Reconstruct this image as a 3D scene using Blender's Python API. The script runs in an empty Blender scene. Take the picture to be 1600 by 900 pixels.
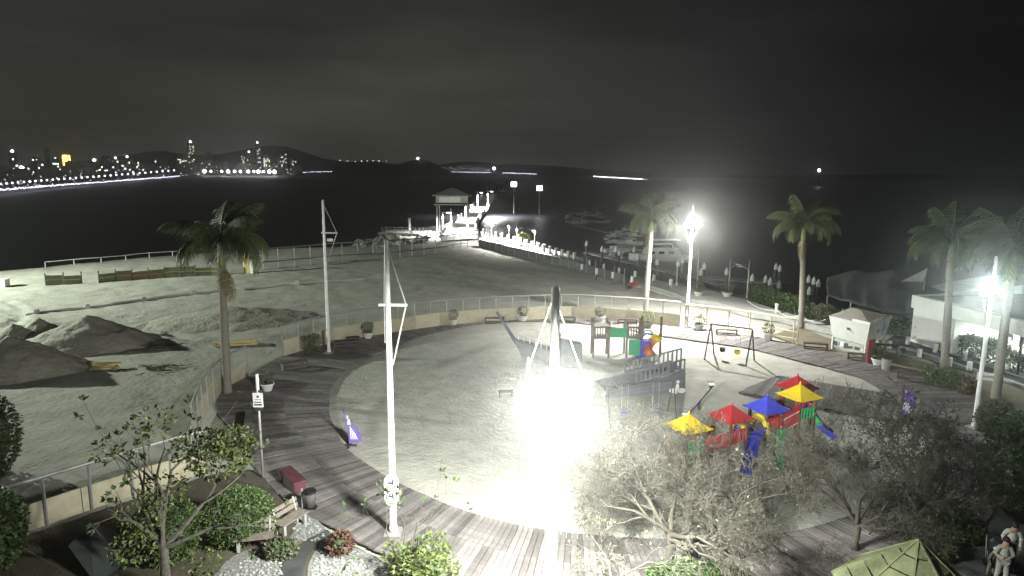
import bpy, bmesh, math, random
import numpy as np
from mathutils import Vector, Matrix, noise
R = math.radians
SC = bpy.context.scene
COL = SC.collection
rng = random.Random(7)

# ---------------------------------------------------------------- camera
F_PX, HZ, ROLL, CH = 1050.0, 268.0, R(0.4), 13.0          # focal length and horizon in photo pixels (1600 x 900)
TILT = math.atan((450 - HZ) / F_PX)
R0 = Vector((1, 0, 0)); FW = Vector((0, math.cos(TILT), -math.sin(TILT))); U0 = Vector((0, math.sin(TILT), math.cos(TILT)))
CR, CU = math.cos(ROLL) * R0 + math.sin(ROLL) * U0, -math.sin(ROLL) * R0 + math.cos(ROLL) * U0
CAM = Vector((0, 0, CH))
cd = bpy.data.cameras.new('camera'); cam = bpy.data.objects.new('camera', cd); COL.objects.link(cam)
M = Matrix((CR, CU, -FW)).transposed().to_4x4(); M.translation = CAM
cam.matrix_world = M
cd.sensor_width = 36; cd.lens = 36 * F_PX / 1600; cd.clip_end = 20000; cd.clip_start = 0.1
SC.camera = cam
# ---------------------------------------------------------------- world: night sky with the glow of the town on thin cloud
W = bpy.data.worlds.new('World'); SC.world = W; W.use_nodes = True
nt = W.node_tree; nt.nodes.clear()
def N(t, **k):
    n = nt.nodes.new(t)
    for a, b in k.items(): setattr(n, a, b)
    return n
def LK(a, b): nt.links.new(a, b)
out = N('ShaderNodeOutputWorld'); bg = N('ShaderNodeBackground'); bg2 = N('ShaderNodeBackground'); add = N('ShaderNodeAddShader')
sky = N('ShaderNodeTexSky', sky_type='NISHITA', sun_disc=False, sun_elevation=R(-4), sun_rotation=R(-70))
bg.inputs['Strength'].default_value = 0.05
LK(sky.outputs[0], bg.inputs['Color'])
geo = N('ShaderNodeTexCoord'); sep = N('ShaderNodeSeparateXYZ'); LK(geo.outputs['Generated'], sep.inputs[0])
def math_(op, a, b=None, c=None):
    n = N('ShaderNodeMath', operation=op)
    for i, v in enumerate((a, b, c)):
        if v is None: continue
        if isinstance(v, (int, float)): n.inputs[i].default_value = v
        else: LK(v, n.inputs[i])
    return n.outputs[0]
# glow of the far towns: strongest low over the hills, fading upwards and to the right
zpos = math_('MAXIMUM', sep.outputs['Z'], 0.0)
low = math_('POWER', math_('SUBTRACT', 1.0, math_('MINIMUM', zpos, 1.0)), 9.0)
azi = math_('ARCTAN2', sep.outputs['X'], sep.outputs['Y'])
az = math_('EXPONENT', math_('MULTIPLY', math_('POWER', math_('DIVIDE', math_('ADD', azi, 0.14), 0.42), 2.0), -1.0))
nz = N('ShaderNodeTexNoise'); nz.inputs['Scale'].default_value = 2.2; nz.inputs['Detail'].default_value = 5
mp = N('ShaderNodeMapping'); mp.inputs['Scale'].default_value = (1, 1, 5); LK(geo.outputs['Generated'], mp.inputs[0]); LK(mp.outputs[0], nz.inputs['Vector'])
cl = math_('MAXIMUM', math_('MULTIPLY_ADD', nz.outputs[0], 2.6, -0.3), 0.15)
left = math_('EXPONENT', math_('MULTIPLY', math_('POWER', math_('DIVIDE', math_('ADD', azi, 0.55), 0.75), 2.0), -1.0))
glow = math_('MULTIPLY', math_('ADD', math_('ADD', math_('MULTIPLY', math_('MULTIPLY', low, az), 0.12), math_('MULTIPLY', left, 0.010)), 0.0065), cl)
hue = N('ShaderNodeMix', data_type='RGBA'); LK(math_('MAXIMUM', az, left), hue.inputs['Factor'])
hue.inputs[6].default_value = (0.93, 0.84, 1.0, 1); hue.inputs[7].default_value = (0.97, 0.99, 0.80, 1)
LK(hue.outputs[2], bg2.inputs['Color']); LK(glow, bg2.inputs['Strength'])
LK(bg.outputs[0], add.inputs[0]); LK(bg2.outputs[0], add.inputs[1]); LK(add.outputs[0], out.inputs[0])
vs = SC.view_settings; vs.view_transform = 'Standard'; vs.look = 'None'; vs.exposure = 0.0; vs.gamma = 1.0; vs.use_curve_mapping = False
cy = SC.cycles; cy.use_denoising = True; cy.max_bounces = 6; cy.diffuse_bounces = 3; cy.glossy_bounces = 3; cy.transparent_max_bounces = 12
cy.volume_bounces = 0; cy.sample_clamp_indirect = 3.0; cy.use_light_tree = True; cy.caustics_reflective = False; cy.caustics_refractive = False

# ---------------------------------------------------------------- pixel helpers (a pixel gives a direction; the plane it touches gives the distance)
def ray(px, py): return (FW + CR * ((px - 800) / F_PX) - CU * ((py - 450) / F_PX))
def G(px, py, z=0.0):
    d = ray(px, py); t = (z - CH) / d.z
    return CAM + d * t
def AT(px, py, dist):                       # point on the pixel's ray at a given ground distance
    d = ray(px, py); t = dist / math.hypot(d.x, d.y)
    return CAM + d * t
def PROJ(p):
    v = Vector(p) - CAM; w = v.dot(FW)
    return 800 + F_PX * v.dot(CR) / w, 450 - F_PX * v.dot(CU) / w
def HT(p, py):                              # height at which a vertical line over p passes image row py
    lo, hi = -5.0, min(400.0, CH + .9 * math.hypot(p[0], p[1]) / math.tan(TILT))
    for _ in range(60):
        m = (lo + hi) / 2
        if PROJ((p[0], p[1], m))[1] > py: lo = m
        else: hi = m
    return lo
def PXM(p): return F_PX / (Vector(p) - CAM).dot(FW)     # pixels per metre at p
def lin(a): return a
# ---------------------------------------------------------------- materials
MATS = {}
def mat(name, col, rough=0.6, col2=None, scale=6.0, bump=0.0, bscale=40.0, metal=0.0, emit=None, est=0.0, rnd=0.0, detail=6, stretch=None, spec=0.5, trans=0.0, bdist=.05):
    if name in MATS: return MATS[name]
    m = bpy.data.materials.new(name); m.use_nodes = True; t = m.node_tree; b = t.nodes['Principled BSDF']
    b.inputs['Base Color'].default_value = (*col, 1); b.inputs['Roughness'].default_value = rough; b.inputs['Metallic'].default_value = metal
    b.inputs['Specular IOR Level'].default_value = spec
    if trans: b.inputs['Transmission Weight'].default_value = trans
    tc = t.nodes.new('ShaderNodeTexCoord'); vec = tc.outputs['Object']
    if stretch:
        mp = t.nodes.new('ShaderNodeMapping'); mp.inputs['Scale'].default_value = stretch; t.links.new(vec, mp.inputs[0]); vec = mp.outputs[0]
    last = None
    if col2:
        n = t.nodes.new('ShaderNodeTexNoise'); n.inputs['Scale'].default_value = scale; n.inputs['Detail'].default_value = detail; n.inputs['Roughness'].default_value = 0.65
        t.links.new(vec, n.inputs['Vector'])
        r = t.nodes.new('ShaderNodeValToRGB'); r.color_ramp.elements[0].position = 0.32; r.color_ramp.elements[1].position = 0.68
        r.color_ramp.elements[0].color = (*col, 1); r.color_ramp.elements[1].color = (*col2, 1)
        t.links.new(n.outputs[0], r.inputs[0]); last = r.outputs[0]; t.links.new(last, b.inputs['Base Color'])
    if rnd:
        oi = t.nodes.new('ShaderNodeObjectInfo'); g = t.nodes.new('ShaderNodeNewGeometry')
        s = t.nodes.new('ShaderNodeMath'); s.operation = 'ADD'; t.links.new(oi.outputs['Random'], s.inputs[0]); t.links.new(g.outputs['Random Per Island'], s.inputs[1])
        f = t.nodes.new('ShaderNodeMath'); f.operation = 'FRACT'; t.links.new(s.outputs[0], f.inputs[0])
        k = t.nodes.new('ShaderNodeMath'); k.operation = 'MULTIPLY_ADD'; k.inputs[1].default_value = 2 * rnd; k.inputs[2].default_value = 1 - rnd; t.links.new(f.outputs[0], k.inputs[0])
        h = t.nodes.new('ShaderNodeHueSaturation'); t.links.new(k.outputs[0], h.inputs['Value'])
        if last: t.links.new(last, h.inputs['Color'])
        else: h.inputs['Color'].default_value = (*col, 1)
        t.links.new(h.outputs[0], b.inputs['Base Color'])
    if bump:
        n = t.nodes.new('ShaderNodeTexNoise'); n.inputs['Scale'].default_value = bscale; n.inputs['Detail'].default_value = 5; t.links.new(vec, n.inputs['Vector'])
        bn = t.nodes.new('ShaderNodeBump'); bn.inputs['Strength'].default_value = bump; bn.inputs['Distance'].default_value = bdist
        t.links.new(n.outputs[0], bn.inputs['Height']); t.links.new(bn.outputs[0], b.inputs['Normal'])
    if emit:
        b.inputs['Emission Color'].default_value = (*emit, 1); b.inputs['Emission Strength'].default_value = est
    MATS[name] = m
    return m
SAND = mat('beach sand', (.30, .29, .25), .95, (.42, .405, .36), .5, .8, 3.0, bdist=.08)
PSAND = mat('playground sand', (.36, .35, .31), .95, (.50, .49, .44), .8, .9, 5.0, bdist=.09)
PILE = mat('damp sand', (.27, .26, .215), .95, (.37, .355, .30), 1.6, .9, 4, bdist=.10)
WOOD = mat('weathered deck wood', (.105, .092, .092), .8, (.19, .172, .165), 1.0, .35, 30, rnd=.42, stretch=(3, 3, 3))
EARTH = mat('bare earth', (.12, .105, .07), .95, (.21, .185, .125), .6, .7, 9)
SOIL = mat('garden earth', (.05, .045, .032), .95, (.105, .09, .06), .9, .8, 9)
PAVE = mat('grey paving', (.09, .10, .10), .85, (.15, .16, .155), .8, .3, 30)
DARKP = mat('dark path', (.035, .038, .038), .8, (.06, .064, .062), 1.3, .4, 30)
GRAVEL = mat('white pebbles', (.12, .12, .115), .9, (.27, .265, .255), 9, 1.0, 14)
WHITE = mat('white paint', (.78, .78, .77), .5, (.58, .57, .54), 2.2)
CREAM = mat('cream board', (.50, .46, .34), .75, (.34, .30, .21), 1.1, .1, 20, rnd=.12)
STEEL = mat('galvanised steel', (.42, .42, .41), .45, (.34, .34, .33), 5, metal=.35)
POSTG = mat('grey fence steel', (.30, .30, .29), .55, (.22, .22, .21), 6)
DARKST = mat('dark steel', (.045, .045, .05), .5)
BLACK = mat('black', (.012, .012, .013), .55)
CONC = mat('concrete', (.32, .32, .30), .9, (.22, .22, .21), 1.2, .3, 12)
QUAY = mat('pale quay paving', (.66, .65, .62), .8, (.55, .54, .51), 1.0, .25, 14)
HOARD = mat('dark hoarding', (.055, .05, .055), .8, (.085, .08, .08), .9)
BWOOD = mat('dark bench wood', (.045, .034, .032), .7, (.075, .058, .052), 3, .1, 20)
GWOOD = mat('grey bench wood', (.13, .105, .09), .75, (.21, .175, .15), 4, .15, 25)
BROWN = mat('brown post', (.15, .085, .055), .7, (.10, .055, .038), 3, .1, 15)
RED = mat('red plastic', (.50, .035, .045), .42, (.42, .03, .04), 2)
BLUE = mat('blue plastic', (.05, .06, .52), .4, (.07, .08, .60), 2)
YEL = mat('yellow plastic', (.80, .60, .03), .42, (.72, .52, .03), 2)
GREEN = mat('green plastic', (.03, .36, .14), .42, (.04, .42, .18), 2)
ORANGE = mat('orange plastic', (.75, .20, .03), .45)
PURP = mat('purple flag cloth', (.16, .09, .42), .7, (.22, .13, .52), 3)
WCLOTH = mat('white print', (.75, .75, .78), .7)
SHIP = mat('blue grey ship boards', (.10, .105, .125), .7, (.15, .155, .175), 2.5, .2, 18, rnd=.15)
TRUNK = mat('palm trunk', (.26, .24, .20), .9, (.17, .155, .13), 5, .4, 14, stretch=(1, 1, 4))
FROND = mat('palm frond', (.05, .075, .026), .65, (.085, .11, .04), 3)
DEADF = mat('dry palm frond', (.20, .16, .085), .8, (.28, .23, .13), 4)
CSHAFT = mat('palm crown shaft', (.14, .17, .06), .6, (.20, .22, .09), 4)
BARK = mat('tree bark', (.075, .068, .055), .9, (.17, .158, .132), 7, .5, 25)
DBARK = mat('dark tree bark', (.045, .04, .03), .9, (.10, .09, .072), 7, .5, 25)
LEAFY = mat('yellow green leaves', (.055, .08, .018), .6, (.105, .13, .03), 4, rnd=.35)
LEAFG = mat('green leaves', (.05, .085, .025), .55, (.085, .125, .035), 4, rnd=.4)
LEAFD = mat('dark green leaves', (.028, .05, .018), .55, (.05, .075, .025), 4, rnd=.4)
LEAFO = mat('dull olive leaves', (.075, .085, .045), .65, (.12, .12, .07), 4, rnd=.4)
LEAFR = mat('reddish leaves', (.075, .045, .03), .65, (.13, .055, .033), 4, rnd=.3)
ROCK = mat('grey rock', (.16, .155, .14), .9, (.27, .26, .235), 2.5, .7, 8, rnd=.25)
HULLW = mat('boat white', (.55, .55, .56), .35, (.48, .48, .49), 2)
BGLASS = mat('tinted glass', (.01, .01, .013), .12)
CANVAS = mat('grey canvas', (.13, .135, .14), .8, (.10, .105, .11), .8, .2, 5)
BLDGW = mat('white render', (.62, .63, .61), .8, (.54, .55, .53), 1.2, .1, 20)
GREYR = mat('grey roofing', (.26, .26, .26), .8, (.20, .20, .20), 1.5, .2, 12)
RUST = mat('weathered kiosk roof', (.26, .24, .21), .75, (.34, .32, .28), 2)
LAMPON = mat('lit floodlight lens', (.9, .9, .9), .4, emit=(.94, 1.0, .93), est=60)
LAMPFAR = mat('lit far lamp', (.9, .9, .9), .4, emit=(.95, .96, 1.0), est=12)
GLOWVIO = mat('violet white lamp and edge glow', (.9, .9, .9), .4, emit=(.80, .76, 1.0), est=5)
LAMPWARM = mat('lit warm lamp', (.9, .8, .6), .4, emit=(1.0, .78, .35), est=14)
TOWER = mat('night tower', (.16, .165, .16), .8, (.22, .225, .215), .02)
HILL = mat('wooded hill', (.018, .022, .018), 1.0, (.03, .034, .028), .01)
WINL = mat('lit far window', (.8, .8, .7), .5, emit=(1.0, .93, .70), est=4.5)
WINC = mat('lit cool far window', (.8, .8, .8), .5, emit=(.85, .97, 1.0), est=4.5)
WING = mat('lit golden facade', (.8, .6, .3), .5, emit=(1.0, .66, .16), est=5)
ROOMW = mat('lit room wall', (.80, .82, .76), .8, (.74, .76, .70), 2)
SKIN = mat('skin', (.42, .27, .2), .6)
TSHIRT = mat('white clothing', (.5, .5, .48), .85)
PALEC = mat('pale clothing', (.34, .34, .30), .85)
DARKC = mat('dark clothing', (.02, .02, .024), .85)
OLIVEC = mat('olive clothing', (.13, .14, .10), .85)
HAIR = mat('dark hair', (.02, .015, .012), .6)
GRNET = mat('green site board', (.13, .17, .09), .8, (.19, .22, .12), 1.5)
YWOOD = mat('fresh timber', (.55, .45, .20), .75, (.45, .36, .16), 3, rnd=.2)
OBOARD = mat('orange brown board', (.24, .18, .11), .8, (.20, .15, .08), 2)
ROOFG = mat('pale mossy roof', (.12, .14, .07), .85, (.24, .26, .14), 1.6, .6, 8)
TEAL = mat('dark teal sheet', (.022, .032, .032), .7, (.032, .045, .045), 1.5)
BANNER = mat('kiosk banner', (.42, .44, .35), .6, (.28, .33, .30), 6)
# ---------------------------------------------------------------- mesh helpers
class MB:
    def __init__(s): s.v = []; s.f = []
    def add(s, vs, fs):
        o = len(s.v); s.v += [tuple(v) for v in vs]; s.f += [tuple(i + o for i in f) for f in fs]; return s
    def box(s, c, size, rz=0.0, taper=1.0):
        hx, hy, hz = size[0] / 2, size[1] / 2, size[2] / 2; ca, sa = math.cos(rz), math.sin(rz); vs = []
        for z in (-1, 1):
            k = taper if z > 0 else 1
            for x, y in ((-1, -1), (1, -1), (1, 1), (-1, 1)):
                a, b = x * hx * k, y * hy * k
                vs.append((c[0] + a * ca - b * sa, c[1] + a * sa + b * ca, c[2] + z * hz))
        return s.add(vs, [(3, 2, 1, 0), (4, 5, 6, 7), (0, 1, 5, 4), (1, 2, 6, 5), (2, 3, 7, 6), (3, 0, 4, 7)])
    def beam(s, a, b, w, h, up=(0, 0, 1)):
        a, b = Vector(a), Vector(b); d = (b - a).normalized(); up = Vector(up)
        if abs(d.dot(up)) > .98: up = Vector((0, 1, 0))
        x = d.cross(up).normalized() * (w / 2); y = x.cross(d).normalized() * (h / 2)
        vs = [a - x - y, a + x - y, a + x + y, a - x + y, b - x - y, b + x - y, b + x + y, b - x + y]
        return s.add(vs, [(0, 1, 2, 3), (7, 6, 5, 4), (0, 4, 5, 1), (1, 5, 6, 2), (2, 6, 7, 3), (3, 7, 4, 0)])
    def tube(s, pts, rad, n=6, cap=True):
        pts = [Vector(p) for p in pts]
        if not hasattr(rad, '__len__'): rad = [rad] * len(pts)
        o = len(s.v); x = None
        for i, p in enumerate(pts):
            d = (pts[min(i + 1, len(pts) - 1)] - pts[max(i - 1, 0)])
            d = d.normalized() if d.length > 1e-9 else Vector((0, 0, 1))
            if x is None:
                x = d.cross(Vector((0, 0, 1)) if abs(d.z) < .9 else Vector((0, 1, 0))).normalized()
            else:
                x = (x - d * x.dot(d)); x = x.normalized() if x.length > 1e-6 else d.orthogonal().normalized()
            y = d.cross(x)
            for k in range(n):
                a = 2 * math.pi * k / n; s.v.append(tuple(p + (x * math.cos(a) + y * math.sin(a)) * rad[i]))
        for i in range(len(pts) - 1):
            for k in range(n):
                k2 = (k + 1) % n; a = o + i * n
                s.f.append((a + k, a + k2, a + n + k2, a + n + k))
        if cap:
            s.f.append(tuple(o + k for k in range(n - 1, -1, -1))); e = o + (len(pts) - 1) * n
            s.f.append(tuple(e + k for k in range(n)))
        return s
    def lathe(s, prof, n=12, c=(0, 0, 0)):
        return s.tube([(c[0], c[1], c[2] + z) for r, z in prof], [r for r, z in prof], n)
    def prism(s, poly, z0, z1):
        n = len(poly); vs = [(p[0], p[1], z0) for p in poly] + [(p[0], p[1], z1) for p in poly]
        fs = [tuple(range(n - 1, -1, -1)), tuple(range(n, 2 * n))] + [(i, (i + 1) % n, n + (i + 1) % n, n + i) for i in range(n)]
        return s.add(vs, fs)
    def solid(s, poly, off):                  # polygon in space extruded by a vector
        off = Vector(off); n = len(poly); vs = [Vector(p) for p in poly]; vs += [p + off for p in vs]
        return s.add(vs, [tuple(range(n - 1, -1, -1)), tuple(range(n, 2 * n))] + [(i, (i + 1) % n, n + (i + 1) % n, n + i) for i in range(n)])
    def ball(s, c, r, n=10, m=6, jit=0.0, rg=None):
        if not hasattr(r, '__len__'): r = (r, r, r)
        o = len(s.v); rg = rg or rng
        for i in range(m + 1):
            t = math.pi * i / m
            for k in range(n):
                a = 2 * math.pi * k / n; j = 1 + (rg.uniform(-jit, jit) if jit else 0)
                s.v.append((c[0] + r[0] * j * math.sin(t) * math.cos(a), c[1] + r[1] * j * math.sin(t) * math.sin(a), c[2] + r[2] * j * math.cos(t)))
        for i in range(m):
            for k in range(n):
                k2 = (k + 1) % n; s.f.append((o + i * n + k, o + (i + 1) * n + k, o + (i + 1) * n + k2, o + i * n + k2))
        return s
    def leaf(s, p, d, nrm, L, w):
        p, d = Vector(p), Vector(d).normalized(); x = d.cross(Vector(nrm)); x = x.normalized() if x.length > 1e-6 else d.orthogonal().normalized()
        m = p + d * (L * .5) + d.cross(x) * (-L * .06)
        return s.add([p, m + x * w / 2, p + d * L, m - x * w / 2], [(0, 1, 2, 3)])
    def mesh(s, name, m, off=None, smooth=False):
        me = bpy.data.meshes.new(name)
        v = s.v if off is None else [(a[0] - off[0], a[1] - off[1], a[2] - off[2]) for a in s.v]
        me.from_pydata(v, [], s.f)
        if m: me.materials.append(m)
        if smooth:
            me.polygons.foreach_set('use_smooth', [True] * len(me.polygons))
        return me
    def build(s, name, m, parent=None, world=False, smooth=False, loc=None):
        off = parent.location if (world and parent) else None
        if world and parent and parent.parent: off = parent.parent.location + parent.location
        return ob(name, s.mesh(name, m, off, smooth), parent, loc)
def ob(name, me, parent=None, loc=None, rot=None, scale=None):
    o = bpy.data.objects.new(name, me); COL.objects.link(o)
    if parent: o.parent = parent
    if loc is not None: o.location = loc
    if rot is not None: o.rotation_euler = rot
    if scale is not None: o.scale = (scale,) * 3 if not hasattr(scale, '__len__') else scale
    return o
def tag(o, label, cat, group=None):
    o['label'] = label; o['category'] = cat
    if group: o['group'] = group
    return o
def thing(name, label, cat, loc=(0, 0, 0), rz=0.0, group=None):
    o = bpy.data.objects.new(name, None); COL.objects.link(o); o.empty_display_size = .2
    o.location = loc; o.rotation_euler = (0, 0, rz)
    return tag(o, label, cat, group)
def struct(o): o['kind'] = 'structure'; return o
def stuff(o): o['kind'] = 'stuff'; return o
ORDS = 'first second third fourth fifth sixth seventh eighth ninth tenth eleventh twelfth thirteenth fourteenth fifteenth sixteenth seventeenth eighteenth nineteenth twentieth'.split()
TENS = {20: 'twenty', 30: 'thirty', 40: 'forty', 50: 'fifty'}
def nth(i):
    if i < 20: return ORDS[i]
    t, u = (i + 1) // 10 * 10, (i + 1) % 10
    return TENS[t][:-1] + 'ieth' if u == 0 else TENS[t] + '-' + ORDS[u - 1]
def copy_tree(o, parent=None):
    c = o.copy(); COL.objects.link(c); c.parent = parent
    for ch in list(o.children): copy_tree(ch, c)
    return c
def light(name, kind, loc, power, parent=None, color=(1, 1, 1), radius=.1, size=None, rot=None, spot=None):
    l = bpy.data.lights.new(name, kind); l.energy = power; l.color = color
    if kind in ('POINT', 'SPOT'): l.shadow_soft_size = radius
    if kind == 'SPOT': l.spot_size = spot or R(150); l.spot_blend = .6
    if kind == 'AREA': l.shape = 'RECTANGLE'; l.size, l.size_y = size
    o = bpy.data.objects.new(name, l); COL.objects.link(o); o.parent = parent; o.location = loc
    if rot: o.rotation_euler = rot
    return o
def dens(pts, step):                      # points at even spacing along a polyline
    pts = [Vector(p) for p in pts]; outp = [pts[0]]; acc = 0.0
    for a, b in zip(pts, pts[1:]):
        L = (b - a).length; t = step - acc
        while t <= L:
            outp.append(a.lerp(b, t / L)); t += step
        acc = (L - (t - step))
    return outp
def smooth_line(pts, n=8):                # catmull-rom
    P = [Vector(p) for p in pts]; P = [P[0] * 2 - P[1]] + P + [P[-1] * 2 - P[-2]]; o = []
    for i in range(1, len(P) - 2):
        for k in range(n):
            t = k / n; a, b, c, d = P[i - 1], P[i], P[i + 1], P[i + 2]
            o.append(.5 * ((2 * b) + (c - a) * t + (2 * a - 5 * b + 4 * c - d) * t * t + (3 * b - a - 3 * c + d) * t ** 3))
    o.append(P[-2]); return o
SEA = -1.6
# ================================================================ SETTING
def vnoise(x, y, seed=0):
    xi, yi = np.floor(x).astype(np.int64), np.floor(y).astype(np.int64); fx, fy = x - xi, y - yi
    fx, fy = fx * fx * (3 - 2 * fx), fy * fy * (3 - 2 * fy)
    def h(a, b):
        n = (a * 374761393 + b * 668265263 + seed * 974711) & 0x7fffffff
        n = ((n ^ (n >> 13)) * 1274126177) & 0x7fffffff
        return ((n ^ (n >> 16)) & 0xffff) / 65535.0
    return (h(xi, yi) * (1 - fx) + h(xi + 1, yi) * fx) * (1 - fy) + (h(xi, yi + 1) * (1 - fx) + h(xi + 1, yi + 1) * fx) * fy
def fbm(x, y, s, o=4, seed=0):
    r = 0; a = .5
    for i in range(o):
        r = r + a * (vnoise(x * s, y * s, seed + i) - .5); s *= 2.03; a *= .5
    return r
LANDPX = [(-900, 470), (-300, 444), (0, 424), (100, 415), (200, 406), (300, 398), (380, 393), (480, 388), (560, 384), (575, 376), (600, 366), (650, 357), (700, 352), (745, 354), (760, 372), (800, 386), (860, 401), (920, 417), (980, 433), (1060, 440), (1130, 450), (1200, 465), (1290, 480), (1330, 470), (1420, 445), (1500, 430), (1600, 425), (2200, 440)]
LAND = [G(a, b, -.8)[:2] for a, b in LANDPX] + [(220, 20), (220, -40), (-220, -40), (-220, 40)]
def sdf(x, y):
    x, y = np.asarray(x, float), np.asarray(y, float); d = np.full(x.shape, 1e9); ins = np.zeros(x.shape, bool); n = len(LAND)
    for i in range(n):
        ax, ay = LAND[i]; bx, by = LAND[(i + 1) % n]; ex, ey = bx - ax, by - ay
        t = np.clip(((x - ax) * ex + (y - ay) * ey) / (ex * ex + ey * ey), 0, 1)
        d = np.minimum(d, (x - ax - t * ex) ** 2 + (y - ay - t * ey) ** 2)
        c = ((ay > y) != (by > y)); xx = ax + (y - ay) * ex / (ey if abs(ey) > 1e-9 else 1e-9); ins ^= c & (x < xx)
    return np.where(ins, 1, -1) * np.sqrt(d)
CC = G(905, 624)                              # middle of the round sand pit
INPX = [(515, 630), (519, 608), (530, 588), (552, 570), (600, 550), (640, 532), (690, 516), (750, 506), (800, 502), (880, 502), (950, 510), (1027, 524), (1100, 534), (1170, 544), (1250, 564), (1305, 578), (1345, 590), (1390, 618), (1418, 650), (1440, 676), (1448, 705), (1430, 745), (1390, 780), (1320, 808), (1250, 828), (1185, 838), (1100, 842), (962, 838), (837, 825), (767, 810), (700, 789), (662, 772), (582, 730), (542, 700), (523, 665)]
OUTPX = [(442, 556), (517, 535), (600, 521), (690, 508), (750, 503), (800, 500), (880, 497), (950, 500), (1012, 505), (1067, 510), (1150, 521), (1250, 540), (1330, 558), (1383, 575), (1443, 597), (1510, 612), (1560, 650), (1580, 710), (1560, 780), (1500, 850), (1420, 905), (1300, 945), (1150, 965), (1000, 968), (860, 958), (720, 920), (600, 866), (530, 828), (470, 797), (412, 745), (386, 690), (366, 668), (345, 645), (338, 628), (352, 606), (388, 588)]
def polar(pxs):
    a = []
    for p in pxs:
        q = G(*p) - CC; a.append((math.atan2(q.y, q.x), math.hypot(q.x, q.y)))
    a.sort(); th = np.array([t for t, r in a]); rr = np.array([r for t, r in a])
    th = np.concatenate((th - 2 * math.pi, th, th + 2 * math.pi)); rr = np.concatenate((rr,) * 3)
    return lambda t: float(np.interp(t, th, rr))
RIN, ROUT = polar(INPX), polar(OUTPX)
TRACKS = [[G(*p) for p in q] for q in ([(215, 520), (225, 510), (240, 503), (255, 500)], [(232, 522), (243, 511), (258, 503), (270, 500)], [(10, 470), (30, 478), (38, 490), (25, 505), (-10, 515)], [(0, 478), (20, 486), (26, 495), (10, 507), (-20, 512)], [(165, 540), (190, 532), (225, 525), (262, 520), (300, 530)], [(180, 548), (205, 537), (240, 530)], [(0, 500), (60, 507), (130, 503), (200, 500)], [(5, 493), (60, 500), (130, 497), (210, 492)])]
def segd(x, y, pl):
    d = np.full(x.shape, 1e9)
    for a, b in zip(pl, pl[1:]):
        ex, ey = b.x - a.x, b.y - a.y; t = np.clip(((x - a.x) * ex + (y - a.y) * ey) / (ex * ex + ey * ey), 0, 1)
        d = np.minimum(d, np.hypot(x - a.x - t * ex, y - a.y - t * ey))
    return d
def land_z(x, y, fine=True):
    x, y = np.asarray(x, float), np.asarray(y, float); s = sdf(x, y)
    z = -.15 - 1.45 * (1 - np.clip(s / 5.0, 0, 1)) ** 1.5 - 3.5 * np.clip(-s / 12, 0, 1)
    if fine:
        rr = np.hypot(x - CC.x, y - CC.y); k = np.clip((rr - 20.5) / 3, 0, 1)
        z = z + k * (fbm(x, y, .16, 4, 3) * .32 + fbm(x, y, .9, 3, 9) * .17 * np.clip((y - 25) / 30, .3, 1))
        for tr in TRACKS:
            d = segd(x, y, [Vector(p) for p in tr]); z = z - .16 * np.exp(-(d / .38) ** 2) + .09 * np.exp(-((d - .75) / .35) ** 2)
    return z
def LZ(p): return float(land_z(np.array([p[0]]), np.array([p[1]]))[0])
def gridmesh(name, x0, x1, y0, y1, st, m, zf):
    nx, ny = int((x1 - x0) / st) + 1, int((y1 - y0) / st) + 1
    X, Y = np.meshgrid(np.linspace(x0, x1, nx), np.linspace(y0, y1, ny)); Z = zf(X, Y)
    me = bpy.data.meshes.new(name); V = np.stack((X, Y, Z), -1).reshape(-1, 3).astype(np.float32)
    i = np.arange(nx * ny).reshape(ny, nx); Q = np.stack((i[:-1, :-1], i[:-1, 1:], i[1:, 1:], i[1:, :-1]), -1).reshape(-1, 4)
    me.vertices.add(len(V)); me.vertices.foreach_set('co', V.ravel()); me.loops.add(Q.size); me.loops.foreach_set('vertex_index', Q.ravel().astype(np.int32))
    me.polygons.add(len(Q)); me.polygons.foreach_set('loop_start', np.arange(0, Q.size, 4, dtype=np.int32)); me.polygons.foreach_set('loop_total', np.full(len(Q), 4, np.int32))
    me.polygons.foreach_set('use_smooth', np.ones(len(Q), bool)); me.update(calc_edges=True); me.materials.append(m)
    return me
struct(ob('beach', gridmesh('beach', -150, 150, -6, 190, .42, SAND, land_z)))
# water
seam = mat('night sea', (.012, .011, .016), .42, bump=.3, bscale=.6, stretch=(1, 1.6, 1), spec=.55)
s_ = MB(); s_.add([(-3400, -60, SEA), (3400, -60, SEA), (3400, 3400, SEA), (-3400, 3400, SEA)], [(0, 1, 2, 3)])
struct(s_.build('sea', seam))
def sheet(name, pxs, z, m, thick=.0, sm=True, world=False):
    P = [Vector(p) for p in pxs] if world else [G(a, b, z) for a, b in pxs]
    if sm: P = smooth_line(P + [P[0]], 5)[:-1]
    b = MB()
    if thick: b.prism([(p.x, p.y) for p in P], z - thick, z)
    else: b.add([(p.x, p.y, z) for p in P], [tuple(range(len(P)))])
    me = b.mesh(name, m); bm = bmesh.new(); bm.from_mesh(me); bmesh.ops.triangulate(bm, faces=bm.faces[:]); bmesh.ops.recalc_face_normals(bm, faces=bm.faces[:])
    if not thick:
        for f in bm.faces:
            if f.normal.z < 0: f.normal_flip()
    bm.to_mesh(me); bm.free()
    return struct(ob(name, me))
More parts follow.
